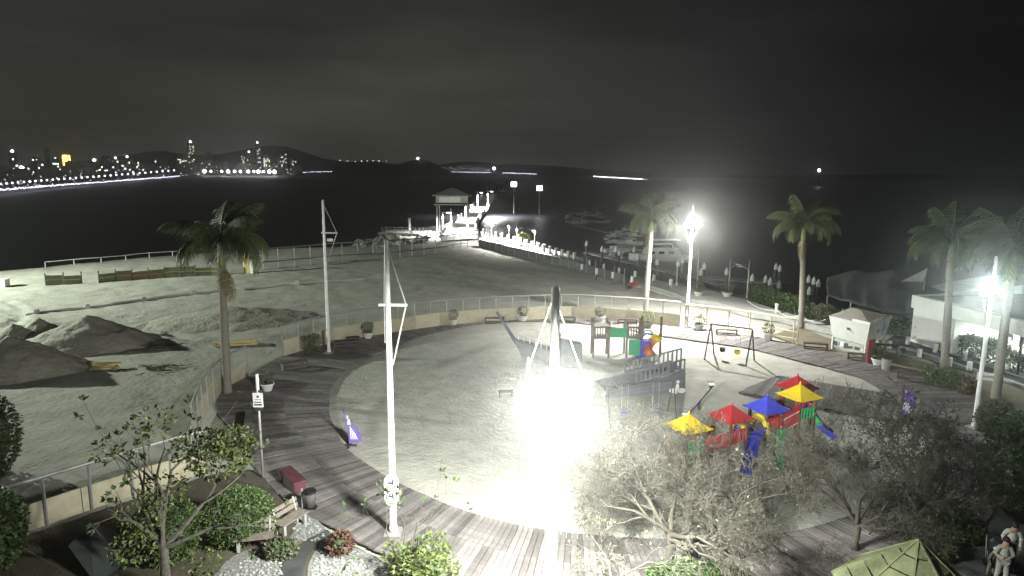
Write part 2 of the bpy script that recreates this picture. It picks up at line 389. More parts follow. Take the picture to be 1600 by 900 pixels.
# round sand pit
b = MB(); NT, NR = 440, 110
xs = []
for i in range(NR + 1):
    for k in range(NT):
        t = 2 * math.pi * k / NT - math.pi; r = (RIN(t) + .25) * i / NR; xs.append((CC.x + r * math.cos(t), CC.y + r * math.sin(t)))
xa = np.array(xs); za = -.11 + fbm(xa[:, 0], xa[:, 1], .35, 4, 5) * .10 + fbm(xa[:, 0], xa[:, 1], 1.6, 2, 15) * .06 + fbm(xa[:, 0], xa[:, 1], 4.2, 2, 25) * .05
b.v = [(x, y, z) for (x, y), z in zip(xs, za)]
b.f = [(i * NT + k, i * NT + (k + 1) % NT, (i + 1) * NT + (k + 1) % NT, (i + 1) * NT + k) for i in range(NR) for k in range(NT)]
struct(b.build('playground_sand', PSAND, smooth=True))
# boardwalk: two rows of radial planks round the sand pit; the nearest planks are parts
deck = MB(); nseg = 240
for k in range(nseg):
    t0, t1 = 2 * math.pi * k / nseg, 2 * math.pi * (k + 1) / nseg
    q = [(CC.x + r * math.cos(t), CC.y + r * math.sin(t), -.10) for t, r in ((t0, RIN(t0) + .06), (t1, RIN(t1) + .06), (t1, ROUT(t1) - .05), (t0, ROUT(t0) - .05))]
    deck.add(q, [(0, 1, 2, 3)])
dk = struct(deck.build('boardwalk', DARKP))
planks = []
t = -math.pi
while t < math.pi:
    ri, ro = RIN(t), ROUT(t); rm = ri + (ro - ri) * .42
    dt = .23 / ((ri + ro) / 2)
    for a, c in ((ri, rm - .02), (rm, ro)):
        j = rng.uniform(-.01, .05); zt = rng.uniform(-.006, .008)
        P = [(CC.x + r * math.cos(u), CC.y + r * math.sin(u)) for r, u in ((a, t), (c + j, t), (c + j, t + dt - .022 / c), (a, t + dt - .022 / a))]
        planks.append((P, zt))
    t += dt
def pd(P): return math.hypot(sum(p[0] for p in P[0]) / 4, sum(p[1] for p in P[0]) / 4)
def inview(P):
    a = PROJ((sum(p[0] for p in P[0]) / 4, sum(p[1] for p in P[0]) / 4, 0)); return -40 < a[0] < 1640 and a[1] < 930
planks.sort(key=lambda P: (not inview(P), pd(P)))
far = MB()
for i, (P, zt) in enumerate(planks):
    if i < 300:
        c = P[0]; q = MB().prism(P, -.05, zt); ob('plank', q.mesh('plank', WOOD, (c[0], c[1], 0)), dk, (c[0], c[1], 0))
    else: far.prism(P, -.05, zt)
stuff(far.build('plank_row', WOOD, dk))
# boarded platform lying on the sand at the right
PF = [G(*p) for p in ((1154, 612), (1215, 588), (1460, 628), (1475, 672), (1415, 660), (1320, 645))]
b = MB().prism([(p.x, p.y) for p in PF], -.12, -.03)
pf = struct(b.build('board_platform', DARKP))
ax = (PF[2] - PF[1]).normalized(); pr = Vector((-ax.y, ax.x, 0)); u0 = min(p.dot(ax) for p in PF); u1 = max(p.dot(ax) for p in PF); u = u0
PFM = []
while u < u1:
    def cut(ww):
        h = []
        for i in range(len(PF)):
            a, c = PF[i], PF[(i + 1) % len(PF)]; da, dc = a.dot(ax) - ww, c.dot(ax) - ww
            if da * dc < 0: h.append((a.lerp(c, da / (da - dc))).dot(pr))
        return (min(h), max(h)) if len(h) >= 2 else None
    ha, hb2 = cut(u), cut(u + .205)
    if ha and hb2:
        zt = rng.uniform(.06, .075)
        q = [ax * (u + e) + pr * h for e, h in ((0, ha[0]), (.205, hb2[0]), (.205, hb2[1]), (0, ha[1]))]; c = q[0]
        ob('plank', MB().prism([(p.x, p.y) for p in q], -.02, zt).mesh('plank', WOOD, (c.x, c.y, 0)), pf, (c.x, c.y, 0))
    u += .22
# earth, paths and paving round the deck
sheet('garden_ground', [(330, 742), (400, 735), (440, 780), (500, 822), (560, 856), (640, 900), (720, 960), (720, 1150), (-500, 1250), (-500, 960), (20, 842), (180, 790)], -.035, SOIL)
sheet('bare_ground', [(20, 842), (120, 812), (250, 775), (320, 745), (345, 775), (300, 830), (230, 900), (100, 930), (20, 900)], -.022, SOIL)
sheet('entrance_path', [(436, 903), (446, 872), (478, 846), (510, 828), (512, 838), (490, 858), (478, 880), (474, 905), (480, 960), (430, 960)], -.010, DARKP)
pebL = sheet('pebble_bed', [(330, 905), (360, 872), (410, 850), (452, 840), (472, 802), (508, 826), (476, 844), (444, 868), (433, 903), (420, 960), (330, 960)], -.014, GRAVEL)
pebR = sheet('pebble_bed', [(480, 905), (482, 882), (494, 860), (515, 840), (560, 858), (620, 884), (640, 905), (600, 960), (486, 960)], -.014, GRAVEL)
sheet('paving', [(1290, 975), (1420, 905), (1500, 850), (1555, 780), (1578, 712), (1562, 655), (1600, 640), (1800, 640), (1900, 1200), (1290, 1200)], -.030, PAVE)
sheet('kiosk_verge', [(1205, 524), (1250, 512), (1300, 530), (1400, 552), (1500, 580), (1620, 600), (1800, 640), (1640, 662), (1560, 650), (1512, 613), (1443, 597), (1383, 575), (1330, 558), (1250, 539)], -.028, EARTH)
# quay
QF = [(985, 430), (1015, 434), (1047, 443), (1083, 450), (1113, 455), (1160, 466), (1215, 484), (1260, 496), (1310, 512)]
QN = [(1320, 522), (1251, 506), (1215, 497), (1170, 490), (1143, 481), (1121, 475), (1075, 469), (1057, 461), (1020, 449), (985, 441)]
qp = [G(a, b_, .25) for a, b_ in QF + QN]
sheet('quay', qp, .25, QUAY, thick=2.6, sm=False, world=True)
kb = MB(); L = [G(a, b_, .25) for a, b_ in reversed(QN)]
for a, c in zip(L, L[1:]): kb.beam(a + Vector((0, -.16, -.02)), c + Vector((0, -.16, -.02)), .28, .5)
struct(kb.build('quay_kerb', CONC))
PATH = [G(a, b_, -.02) for a, b_ in ((1310, 516), (1360, 530), (1440, 553), (1500, 573), (1570, 595), (1640, 620))]
kb = MB()
for a, c in zip(PATH, PATH[1:]): kb.beam(a, c, .35, .3)
struct(kb.build('path_kerb', CONC))
# ---------------------------------------------------------------- hills
def ridge(name, prof, dist, depth, zs=1.0):
    P = [AT(a, c, dist) for a, c in prof]
    xs = []
    for (p, q) in zip(P, P[1:]):
        for k in range(10): xs.append(p.lerp(q, k / 10))
    xs.append(P[-1]); b = MB(); rows = 9
    for i, p in enumerate(xs):
        dirv = Vector((p.x, p.y, 0)).normalized(); hgt = max(p.z - SEA, 2)
        for r in range(rows):
            u = r / (rows - 1); k = math.sin(min(u * 1.25, 1) * math.pi / 2) if u < .8 else 1 - (u - .8) * 2
            nz_ = 1 + .10 * noise.noise((p.x * .012, p.y * .012, r * .7)) * (1 if r not in (6,) else .35)
            q = p + dirv * ((u - .64) * depth); b.v.append((q.x, q.y, SEA - 3 + (hgt + 3) * k * nz_))
    for i in range(len(xs) - 1):
        for r in range(rows - 1): b.f.append((i * rows + r, (i + 1) * rows + r, (i + 1) * rows + r + 1, i * rows + r + 1))
    return struct(b.build(name, HILL, smooth=True))
ridge('hill', [(-150, 262), (60, 258), (140, 250), (190, 243), (228, 237), (255, 235), (280, 239), (320, 241), (350, 239), (385, 233), (405, 229), (428, 227), (450, 229), (478, 238), (505, 247), (545, 253), (600, 263)], 2000, 400)
ridge('hill', [(500, 262), (530, 256), (560, 250), (575, 249), (595, 253), (622, 257), (640, 251), (655, 249), (672, 252), (690, 260), (712, 268)], 1950, 260)
ridge('hill', [(660, 262), (690, 257), (715, 252), (740, 252), (780, 256), (830, 257), (890, 261), (960, 267), (1040, 271), (1200, 274), (1420, 272), (1700, 274)], 2250, 300)
# shore of the town across the bay: a strip of ground that carries the lamps and houses
SHORE = [(-260, 316), (-100, 310), (0, 303), (70, 296), (140, 290), (200, 284.5), (250, 280), (285, 276.5), (330, 274.5), (400, 273), (460, 272.5), (525, 272)]
def shore_pt(px, back=0.0):
    py = float(np.interp(px, [a for a, b_ in SHORE], [b_ for a, b_ in SHORE])); p = G(px, py, SEA + .4)
    dv = Vector((p.x, p.y, 0)); dv = dv.normalized() * (min(dv.length, 1500) + back); p = Vector((dv.x, dv.y, 1.0))
    return p
SP = [shore_pt(a) for a, b_ in SHORE]
b = MB()
for a, c in zip(SP, SP[1:]):
    fa, fc = Vector((a.x, a.y, 0)).normalized(), Vector((c.x, c.y, 0)).normalized()
    L = [a.copy(), c.copy(), a + fa * 25, c + fc * 25, a + fa * 480, c + fc * 480]
    zz = (SEA - .2, SEA - .2, 1.0, 1.0, 6, 6)
    b.add([(p.x, p.y, z) for p, z in zip(L, zz)], [(0, 1, 3, 2), (2, 3, 5, 4)])
struct(b.build('far_shore', SAND))
# ================================================================ FAR TOWN
TOW = [(5, 270, 9, 0), (19, 235, 9, 1), (34, 262, 13, 1), (46, 267, 15, 2), (61, 250, 10, 0), (72, 229, 5, 3), (86, 245, 7, 4), (104, 240, 11, 5), (117, 255, 8, 0), (129, 266, 8, 6), (147, 250, 11, 1), (156, 255, 8, 0), (164, 261, 7, 2), (180, 246, 7, 1), (194, 260, 8, 0), (199, 244, 7, 1), (210, 255, 8, 0), (219, 249, 8, 0), (234, 252, 7, 2), (245, 247, 7, 0), (262, 260, 9, 0), (280, 242, 8, 0), (297, 220, 8, 1), (309, 254, 7, 0), (319, 252, 7, 0), (326, 236, 6, 3), (353, 252, 11, 2), (375, 254, 6, 0), (380, 240, 5, 0), (389, 236, 7, 1), (402, 221, 7, 1), (416, 241, 9, 2), (426, 255, 9, 0), (437, 241, 6, 0), (443, 234, 6, 0), (456, 247, 6, 0)]
rx_ = random.Random(44)
TOW = sorted(TOW + [(rx_.uniform(2, 462), rx_.uniform(241, 262), rx_.uniform(5, 9), rx_.choice((0, 0, 0, 2))) for _ in range(20)])
for i, (px, top, wpx, kind) in enumerate(TOW):
    sp = shore_pt(px); d0 = math.hypot(sp.x, sp.y); dist = d0 * 1.75 if d0 < 700 else min(d0 + 190, 1680)
    dist += (i % 3) * 25
    tp = AT(px, top, dist); h = tp.z; w = wpx * dist / F_PX; base = Vector((tp.x, tp.y, 2.0)); hh = h - 2
    desc = {0: 'dim tower with scattered lit windows', 1: 'dim tower with a bright white roof light', 2: 'broad block with rows of lit windows', 3: 'unlit slender tower', 4: 'tower with a cyan lit top', 5: 'tower with a golden lit crown', 6: 'low block with a yellow lit front'}[kind]
    o = thing('tower_block', f'{desc}, {nth(i)} from left on the far shore', 'building', base, math.atan2(-tp.x, tp.y) + rng.uniform(-.25, .25), 'tower blocks across the bay')
    rg = random.Random(i); b = MB(); b.box((0, 0, hh * .46), (w, w * .9, hh * .92)); b.box((0, 0, hh * .95), (w * .6, w * .55, hh * .10)); b.box((0, 0, hh * .925), (w * 1.04, w * .94, hh * .012))
    nb = max(3, int(hh / 9))
    for k in range(nb): b.box((0, -w * .45, hh * .9 * (k + .5) / nb), (w * .8, w * .06, hh * .006))
    b.build('body', TOWER, o)
    win = MB(); nf = max(4, int(hh / 3.4)); nc = max(3, int(w / 3.2))
    prob = {0: .22, 1: .2, 2: .45, 3: .02, 4: .2, 5: .25, 6: .3}[kind]
    for fl in range(1, nf):
        for c in range(nc):
            if rg.random() < prob:
                x = (c + .5 - nc / 2) * w / nc; z = fl * hh * .92 / nf; sz = rg.uniform(.45, .75)
                win.box((x, -w * .455, z), (w / nc * sz, .25, hh / nf * .42))
    if win.v: stuff(win.build('lit_windows', WINC if (i % 3 == 0 or kind == 4) else WINL, o))
    rl = w * .2
    if kind in (1, 4): MB().ball((0, -w * .2, hh * (.97 if kind == 1 else .9)), rl * (1.0 if kind == 1 else 1.2), 8, 5).build('roof_light', WINC if kind == 4 else LAMPFAR, o)
    if kind == 5:
        b = MB(); b.box((-w * .12, -w * .47, hh * .80), (w * .5, .6, hh * .28)); b.box((w * .3, -w * .47, hh * .62), (w * .18, .6, hh * .62)); b.box((-w * .3, -w * .47, hh * .58), (w * .16, .6, hh * .2)); b.build('lit_crown', WING, o)
    if kind == 6:
        b = MB(); b.box((0, -w * .47, hh * .4), (w * .5, .6, hh * .7)); b.build('lit_front', WING, o)
# low houses between the towers, one mass at this distance
b = MB()
for k in range(210):
    px = rng.uniform(-20, 470); sp = shore_pt(px, 0); d0 = math.hypot(sp.x, sp.y); q = shore_pt(px, rng.uniform(35, 60) + rng.random() * d0 * .5 if d0 < 900 else rng.uniform(60, 200))
    dd = math.hypot(q.x, q.y); w = rng.uniform(6, 14) * dd / F_PX * .8; hh = rng.uniform(5, 17) * dd / F_PX
    b.box((q.x, q.y, 1 + hh / 2), (w, w, hh), math.atan2(-q.x, q.y))
o = stuff(b.build('low_houses', TOWER)); tag(o, 'mass of low dark houses at the feet of the far towers', 'houses')
b = MB(); 
for k in range(150):
    px = rng.uniform(-10, 460); sp = shore_pt(px, 0); d0 = math.hypot(sp.x, sp.y); q = shore_pt(px, 28 if d0 < 900 else 50); dd = math.hypot(q.x, q.y)
    if rng.random() < .45: s = rng.uniform(.4, .8) * dd / F_PX
    else: s = rng.uniform(.25, .5) * dd / F_PX
    b.box((q.x, q.y, 1.5 + rng.random() ** 1.7 * 16 * dd / F_PX), (s * 1.3, s, s), math.atan2(-q.x, q.y))
o = stuff(b.build('house_lights', WINL)); tag(o, 'scatter of small lit windows of the far low houses', 'house lights')
# promenade lamps
lm = MB().ball((0, 0, 0), 1.0, 8, 6).mesh('lamp_head', GLOWVIO); lm2 = MB().ball((0, 0, 0), 1.0, 8, 6).mesh('lamp_head', LAMPFAR)
pm = MB().tube([(0, 0, -1), (0, 0, 0)], .09, 5).mesh('post', DARKST)
LP = [px for px in np.arange(3, 282, 9.0)] + [320, 330, 347, 357, 367, 376, 388, 397, 404, 412, 421, 429]
for i, px in enumerate(LP):
    near = px < 300; q = shore_pt(px, 6); dd = math.hypot(q.x, q.y); hgt = (9.0 if near else 6.5) * dd / F_PX + 0
    o = thing('promenade_lamp', f'violet white lamp, {nth(i)} from left in the long row on the far beach promenade' if near else f'star bright white lamp, {nth(i - 31)} from left on the far town beach', 'street lamp', (q.x, q.y, 0.0), 0, 'promenade lamps on the far beach' if near else 'bright lamps on the far town beach')
    r = (1.15 if near else 2.5 * rng.uniform(.6, 1.15)) * dd / F_PX
    ob('lamp_head', lm if near else lm2, o, (0, 0, hgt), None, r); ob('post', pm, o, (0, 0, hgt), None, (2, 2, hgt))
# promenade edge's lamplight as glowing boxes; lamp strings on far points of land
def glow_string(name, label, pts, r, m, jit=.5, dist=None, stepf=1.5):
    b = MB()
    for (p, q) in zip(pts, pts[1:]):
        n = max(2, int(abs(q[0] - p[0]) / stepf))
        for k in range(n):
            u = k / n; x = p[0] + (q[0] - p[0]) * u; y = p[1] + (q[1] - p[1]) * u + rng.uniform(-jit, jit)
            if dist is None:
                w = shore_pt(x, 2); dd = math.hypot(w.x, w.y); w.z = .5 + rng.uniform(0, 1.0)
            else: w = AT(x, y, dist); dd = dist
            s = r * rng.uniform(.55, 1.2) * dd / F_PX; b.box(w, (s * 1.7, s, s), math.atan2(-w.x, w.y))
    o = stuff(b.build(name, m)); return tag(o, label, 'lights')
glow_string('promenade_edge_glow', 'continuous violet white glow standing in for the lamplit far beach edge', [(-5, 303), (282, 277)], .75, GLOWVIO, stepf=1.3)  # glowing boxes stand in for sand and sea wall lit by lamps
glow_string('shore_lights', 'string of white lights below the far headland hill', [(440, 270), (520, 268)], .8, GLOWVIO, .4, 1750, 2.4)
glow_string('shore_lights', 'left of two bright light strings on the far point in the middle', [(698, 268.5), (768, 269.5)], .8, GLOWVIO, .3, 1900, 1.6)
glow_string('shore_lights', 'right of two bright light strings on the far point in the middle', [(786, 270), (839, 272)], .8, GLOWVIO, .2, 1900, 1.5)
glow_string('shore_lights', 'long thin light string on the dark right hand shore', [(928, 275.5), (1004, 280), (1056, 283)], .8, LAMPFAR, .2, 1500, 1.6)
glow_string('shore_lights', 'three small lights right of the long string on the right shore', [(1089, 286), (1112, 287.5)], .9, LAMPFAR, .2, 1500, 8)
glow_string('hill_lights', 'few small lights on the saddle of the dark hill', [(531, 251), (556, 252), (592, 251), (616, 252)], .6, LAMPFAR, .8, 1850, 9)
glow_string('hill_lights', 'two small lights at the foot of the dark hill', [(530, 266), (540, 267)], .8, LAMPFAR, .4, 1850, 6)
glow_string('house_lights', 'speckle of house lights on the slope above the middle point', [(692, 263), (730, 262), (768, 266)], .35, LAMPFAR, 2.2, 1930, 2.2)
def beacon(px, py, dist, r, label, m=LAMPFAR):
    p = AT(px, py, dist); o = thing('beacon_lamp', label, 'beacon', (p.x, p.y, SEA), 0)
    s = r * dist / F_PX; MB().ball((0, 0, p.z - SEA), s, 8, 6).build('lamp_head', m, o); MB().tube([(0, 0, 0), (0, 0, p.z - SEA)], s * .18, 5).build('mast', DARKST, o)
beacon(653, 247.5, 1990, 1.9, 'white beacon on top of the middle hill')
beacon(615, 258, 1990, 1.6, 'white lamp on the left flank of the middle hill')
beacon(772, 263, 1880, 2.3, 'wide white lamp above the left light string')
beacon(1280, 266, 900, 2.1, 'single bright white light over the dark water at the right')

# ================================================================ FENCES
def rail_fence(name, label, line, rail_h, post_step, wall_h=0, panel_len=2.4, rails=(), postm=STEEL, wallm=CREAM, pw=.075, cat='fence', group=None, zfun=None):
    L = dens(line, .3); zf = zfun or (lambda p: 0.0)
    for p in L: p.z = zf(p)
    o = thing(name, label, cat, L[0], 0, group); o0 = L[0]
    tot = len(L)
    k = int(post_step / .3)
    idx = list(range(0, tot, k))
    if idx[-1] != tot - 1: idx.append(tot - 1)
    for i in idx:
        p = L[i] - o0; MB().box((0, 0, rail_h / 2), (pw, pw, rail_h), rng.random() * .2).build('post', postm, o, loc=p)
    hs = [rail_h] + [h for h in rails]
    for h in hs:
        m = MB(); m.tube([p - o0 + Vector((0, 0, h)) for p in L[::4] + [L[-1]]], pw * .85, 6); m.build('rail', postm, o)
    if wall_h:
        n = int(panel_len / .3); i = 0
        while i < tot - 2:
            j = min(i + n, tot - 1); a, c = L[i], L[j]; d = (c - a).normalized(); nrm = Vector((d.y, -d.x, 0))
            mid = (a + c) / 2 - o0 + nrm * rng.uniform(.07, .10)
            q = MB().box((0, 0, 0), ((c - a).length - .025, .06, wall_h + rng.uniform(-.03, .03))); pb = q.build('panel', wallm, o, loc=mid + Vector((0, 0, wall_h / 2))); pb.rotation_euler = (0, rng.uniform(-.004, .004), math.atan2(d.y, d.x))
            i = j
    return o
GP = lambda pts, z=0.0: [G(a, c, z) for a, c in pts]
ringL = smooth_line(GP([(442, 556), (517, 535), (600, 521), (690, 508), (750, 503), (800, 500), (880, 497), (950, 500), (1012, 505), (1067, 511)]), 6)
rail_fence('curved_fence', 'long curved fence of cream panels with steel rail at the far edge of the deck', ringL, 2.15, 1.65, 1.12)
rail_fence('railing', 'pale steel railing without panels at the right end of the deck', smooth_line(GP([(1070, 511), (1110, 516), (1150, 521), (1200, 531), (1247, 539)]), 5), 2.0, 1.8, 0, rails=(1.0, .45), postm=mat('pale rail steel', (.55, .5, .36), .5))
rail_fence('curved_fence', 'short cream panel fence curving behind the left palm', smooth_line(GP([(387, 588), (350, 608), (325, 640), (312, 668), (303, 700)]), 5), 1.95, 1.7, 1.0)
rail_fence('curved_fence', 'cream panel fence with rail running into the lower left corner', smooth_line(GP([(326, 738), (260, 757), (180, 785), (100, 812), (15, 842), (-160, 905)]), 5), 1.9, 1.7, 1.0)
# tall wire fence of the building site behind the beach
zl = lambda p: LZ(p)
rail_fence('site_fence', 'tall bare post fence along the water behind the beach', GP([(388, 424), (430, 418), (500, 411), (600, 404), (700, 393), (748, 383)], -.15), 2.7, 2.6, 0, rails=(.9,), pw=.12, zfun=zl)
b0 = thing('site_gate', 'pale upright gate board at the left end of the tall post fence', 'gate', G(383, 427, -.15)); h_ = 2.6
for k, x in enumerate((0, .42, .84)): MB().box((x, 0, h_ / 2), (.38, .06, h_)).build('board', YWOOD if k < 2 else WHITE, b0)
MB().beam((1.0, .1, .1), (3.0, .1, 2.4), .09, .09).build('brace', POSTG, b0); MB().beam((1.0, .1, 2.5), (3.1, .1, 2.2), .09, .09).build('brace', POSTG, b0)
# dark hoarding on the right edge of the beach
HL = dens(GP([(748, 384), (800, 397), (860, 412), (920, 428), (985, 448)], -.15), 2.4)
hb = thing('hoarding', 'low dark hoarding with posts between beach and marina', 'hoarding', HL[0])
for i, p in enumerate(HL):
    q = p - HL[0]; MB().box((q.x, q.y, .9), (.1, .1, 2.1)).build('post', POSTG, hb)
    if i + 1 < len(HL):
        c = HL[i + 1] - HL[0]; MB().beam(q + Vector((0, .08, .5)), c + Vector((0, .08, .5)), .05, 1.35).build('panel', HOARD, hb)
# low fence of old boards on the open beach
BL = dens(GP([(72, 447), (120, 444), (200, 438), (260, 434), (330, 430), (378, 428)], -.15), 1.72); bo = Vector((BL[0].x, BL[0].y, LZ(BL[0])))
bf = thing('board_fence', 'row of green and brown site boards standing on the open beach', 'fence', bo)
for i, (a, c) in enumerate(zip(BL, BL[1:])):
    a = a.copy(); c = c.copy(); a.z = LZ(a) - bo.z; c.z = LZ(c) - bo.z; a.x -= bo.x; a.y -= bo.y; c.x -= bo.x; c.y -= bo.y
    if i in (2, 11, 19): pass
    else:
        hh = rng.uniform(.95, 1.3); m = OBOARD if i in (4, 5, 6, 13, 14) else (GRNET if rng.random() < .8 else YWOOD)
        MB().beam(a + Vector((.05, 0, hh / 2)), c + Vector((-.06, 0, hh / 2 + rng.uniform(-.05, .05))), .05, hh).build('panel', m, bf)
        MB().beam(a + Vector((.05, -.05, hh * .55)), c + Vector((-.06, -.05, hh * .55)), .04, .09).build('batten', YWOOD, bf)
    MB().box((a.x, a.y, a.z + .7), (.1, .1, 1.45)).build('post', DARKST, bf)
# rope-thin rail by the water
rail_fence('beach_rail', 'thin pale rail on low posts along the water line at left', GP([(72, 425), (150, 419), (230, 411), (300, 405), (372, 400)], -.8), .75, 3.4, 0, postm=WHITE, pw=.07, zfun=zl)
o = tag(MB().box((0, 0, .45), (1.3, .8, .9)).box((0, 0, .93), (1.4, .9, .06)).build('site_box', WHITE, None, loc=(*G(3, 449, -.15)[:2], -.15)), 'white site box on the beach at the left edge', 'box')
# pipe with stakes across the beach
PL = dens(GP([(40, 491), (100, 485), (180, 477), (260, 466), (330, 457), (400, 451), (470, 445), (580, 436)], -.15), 1.0)
for p in PL: p.z = LZ(p) + .10
po = thing('beach_pipe', 'long pale pipe lying across the beach', 'pipe', PL[0])
MB().tube([p - PL[0] for p in PL], .14, 8).build('pipe', WHITE, po)
for i, px in enumerate((61, 140, 222, 305, 385, 465)):
    p = min(PL, key=lambda q: abs(PROJ(q)[0] - px)); MB().box((0, -.25, .12), (.5, .3, .45), .3, .6).build('clamp_block', WHITE, po, loc=p - PL[0])

# ================================================================ MASTS AND LAMPS
def mast(name, label, base, top_py, r, arm_fr, arm, rz=0.0, armdir=1, loc_z=0.0, extra_arm=0.0):
    h = HT(base, top_py) - loc_z; sr = .026 if arm_fr < .8 and arm_fr > .7 else .013
    if arm_fr > 5: arm_fr = HT(base, arm_fr) / h
    o = thing(name, label, 'mast', (base[0], base[1], loc_z), rz)
    MB().lathe([(r * 1.25, 0), (r * 1.25, .25), (r, .27), (r * .9, h * .5), (r * .62, h - .05), (r * .3, h)], 12).build('pole', WHITE, o, smooth=True)
    MB().box((0, 0, .03), (r * 5, r * 5, .06)).build('base_plate', STEEL, o)
    za = h * arm_fr
    MB().tube([(-.2 * armdir - extra_arm * armdir, 0, za), (arm * armdir, 0, za)], .055, 8).build('crossarm', WHITE, o)
    e = Vector((arm * armdir * .95, 0, za))
    MB().tube([(r * .5 * armdir, 0, h * .965), e], sr, 6).build('stay', STEEL, o)
    MB().tube([e, (r * armdir, 0, za - (h - za) * .95)], sr, 6).build('stay', STEEL, o)
    if extra_arm:
        e = Vector((-extra_arm * armdir, 0, za))
        MB().tube([(-r * .5 * armdir, 0, h * .95), e], sr, 6).build('stay', STEEL, o); MB().tube([e, (-r * armdir, 0, za - (h - za) * .6)], sr, 6).build('stay', STEEL, o)
    return o, h
def flood(o, loc, rz, tilt, sz=(.55, .12, .42)):
    hd = MB().box((0, 0, 0), sz).box((0, .09, 0), (sz[0] * .8, .08, sz[2] * .75)).build('floodlight', STEEL, o, loc=loc); hd.rotation_euler = (tilt, 0, rz)
    MB().box((0, -sz[1] / 2 - .006, 0), (sz[0] * .9, .012, sz[2] * .88)).build('lens', LAMPON, hd)
    return hd
# near mast with the glaring floodlights in the middle
pb = G(857, 1070); o, h = mast('floodlight_mast', 'nearest white mast with the glaring floodlight cluster in the middle of the picture', pb, 446, .16, 640, 1.0, 0, -1, 0, 1.0)
zc = HT(pb, 640)
MB().tube([(0, -.5, zc - .3), (0, .5, zc - .3)], .05, 8).build('lamp_bar', STEEL, o)
for x, y, z, rz, ti in ((-.62, -.16, zc + .33, -.25, .30), (0, -.24, zc + .36, 0, .25), (.62, -.16, zc + .33, .25, .30), (-.62, -.16, zc - .28, -.25, .45), (0, -.26, zc - .26, 0, .4), (.62, -.16, zc - .28, .25, .45),
                    (-.5, .2, zc + .28, math.pi + .3, .35), (.5, .2, zc + .28, math.pi - .3, .35)):
    flood(o, (x, y, z), rz, ti, (.58, .12, .5))
LC = (.97, 1.0, .92)
light('floodlight_beam', 'POINT', (0, -.75, zc + .2), 8000, o, LC, .3); light('floodlight_beam', 'SPOT', (0, .7, zc - .15), 26000, o, LC, .7, rot=(R(50), 0, 0), spot=R(138)); light('floodlight_beam', 'SPOT', (0, -.7, zc - .15), 5500, o, LC, .7, rot=(R(-20), 0, 0), spot=R(150))
def glare_beam(o, loc, power, cone, col):      # extra camera-facing beam, added to make the haze glare around lit lamps
    w = Vector(o.location) + Vector(loc); q = (CAM - w).to_track_quat('-Z', 'Y').to_euler(); light('floodlight_beam', 'SPOT', loc, power, o, col, .28, rot=(q.x, q.y, q.z - o.rotation_euler.z), spot=R(cone))
glare_beam(o, (0, -.8, zc + .3), 21000, 50, LC)
# mast with floodlights by the marina quay
pb = G(1073, 511); o, h = mast('floodlight_mast', 'white mast with lit floodlights beside the marina quay', pb, 320, .13, 352, .8, .2, -1, 0, .8)
zc = HT(pb, 352)
for x, rz in ((-.45, -.3), (.45, .35)): flood(o, (x, -.2, zc), rz, .5)
for x, rz in ((-.4, math.pi + .3), (.4, math.pi - .3)): flood(o, (x, .2, zc), rz, .5)
light('floodlight_beam', 'POINT', (0, -.6, zc - .1), 2200, o, (1, 1, .93), .35); light('floodlight_beam', 'SPOT', (0, -.5, zc - .3), 15000, o, (1, 1, .93), .25, rot=(R(-14), 0, 0), spot=R(146)); light('floodlight_beam', 'SPOT', (.2, .5, zc - .3), 15000, o, (1, 1, .93), .25, rot=(R(16), R(16), 0), spot=R(130)); glare_beam(o, (-.3, -.6, zc), 15000, 15, (1, 1, .93))
# small lit mast near the right edge
pb = G(1522, 668); o, h = mast('floodlight_mast', 'white mast with a small lit lamp in front of the flat roofed building', pb, 400, .11, 455, .7, .3, -1)
zc = HT(pb, 455)
for x, rz in ((-.3, 0), (-.75, -.4)): flood(o, (x, -.22, zc), rz, .5, (.4, .1, .32))
light('floodlight_beam', 'POINT', (-.5, -.6, zc), 700, o, (.86, 1, .97), .28); glare_beam(o, (-.85, -.45, zc), 11000, 20, (.86, 1, .97))
# unlit masts
pb = G(615, 832); o, h = mast('mast', 'tall white mast with a round pictogram sign near the bottom left of centre', pb, 374, .125, .79, .66, 0, 1, 0, .12)
sg = MB().add([(x, -.17, z) for x, z in [(.26 * math.cos(a), 1.75 + (.33 if math.sin(a) > 0 else -.33) + .26 * math.sin(a)) for a in [2 * math.pi * k / 28 for k in range(28)]]], [tuple(range(28))])
sgo = MB().solid(sg.v, (0, -.05, 0)).build('sign', WHITE, o)
def ringm(c, r, w, y, n=24):
    b = MB(); 
    for k in range(n):
        a0, a1 = 2 * math.pi * k / n, 2 * math.pi * (k + 1) / n
        b.add([(c[0] + q * math.cos(a), y, c[1] + q * math.sin(a)) for q, a in ((r, a0), (r, a1), (r - w, a1), (r - w, a0))], [(0, 1, 2, 3)])
    return b
for cz in (2.03, 1.52):
    b = ringm((0, cz), .2, .03, -.226); b.beam((-.13, -.228, cz + .13), (.13, -.228, cz - .13), .03, .004, (0, 1, 0)); b.box((-.02, -.226, cz), (.2, .004, .07)); b.box((.05, -.226, cz + .07), (.06, .004, .12)); b.build('pictogram', DARKST, sgo)
MB().box((0, -.226, 1.26), (.22, .004, .04)).build('lettering', DARKST, sgo)
pb = G(514, 551); o, h = mast('mast', 'slim white mast standing on the far left of the deck', pb, 312, .12, .79, .95, 0, 1)
MB().box((.42, -.08, h * .745), (.42, .05, .2)).build('sign', WHITE, o)
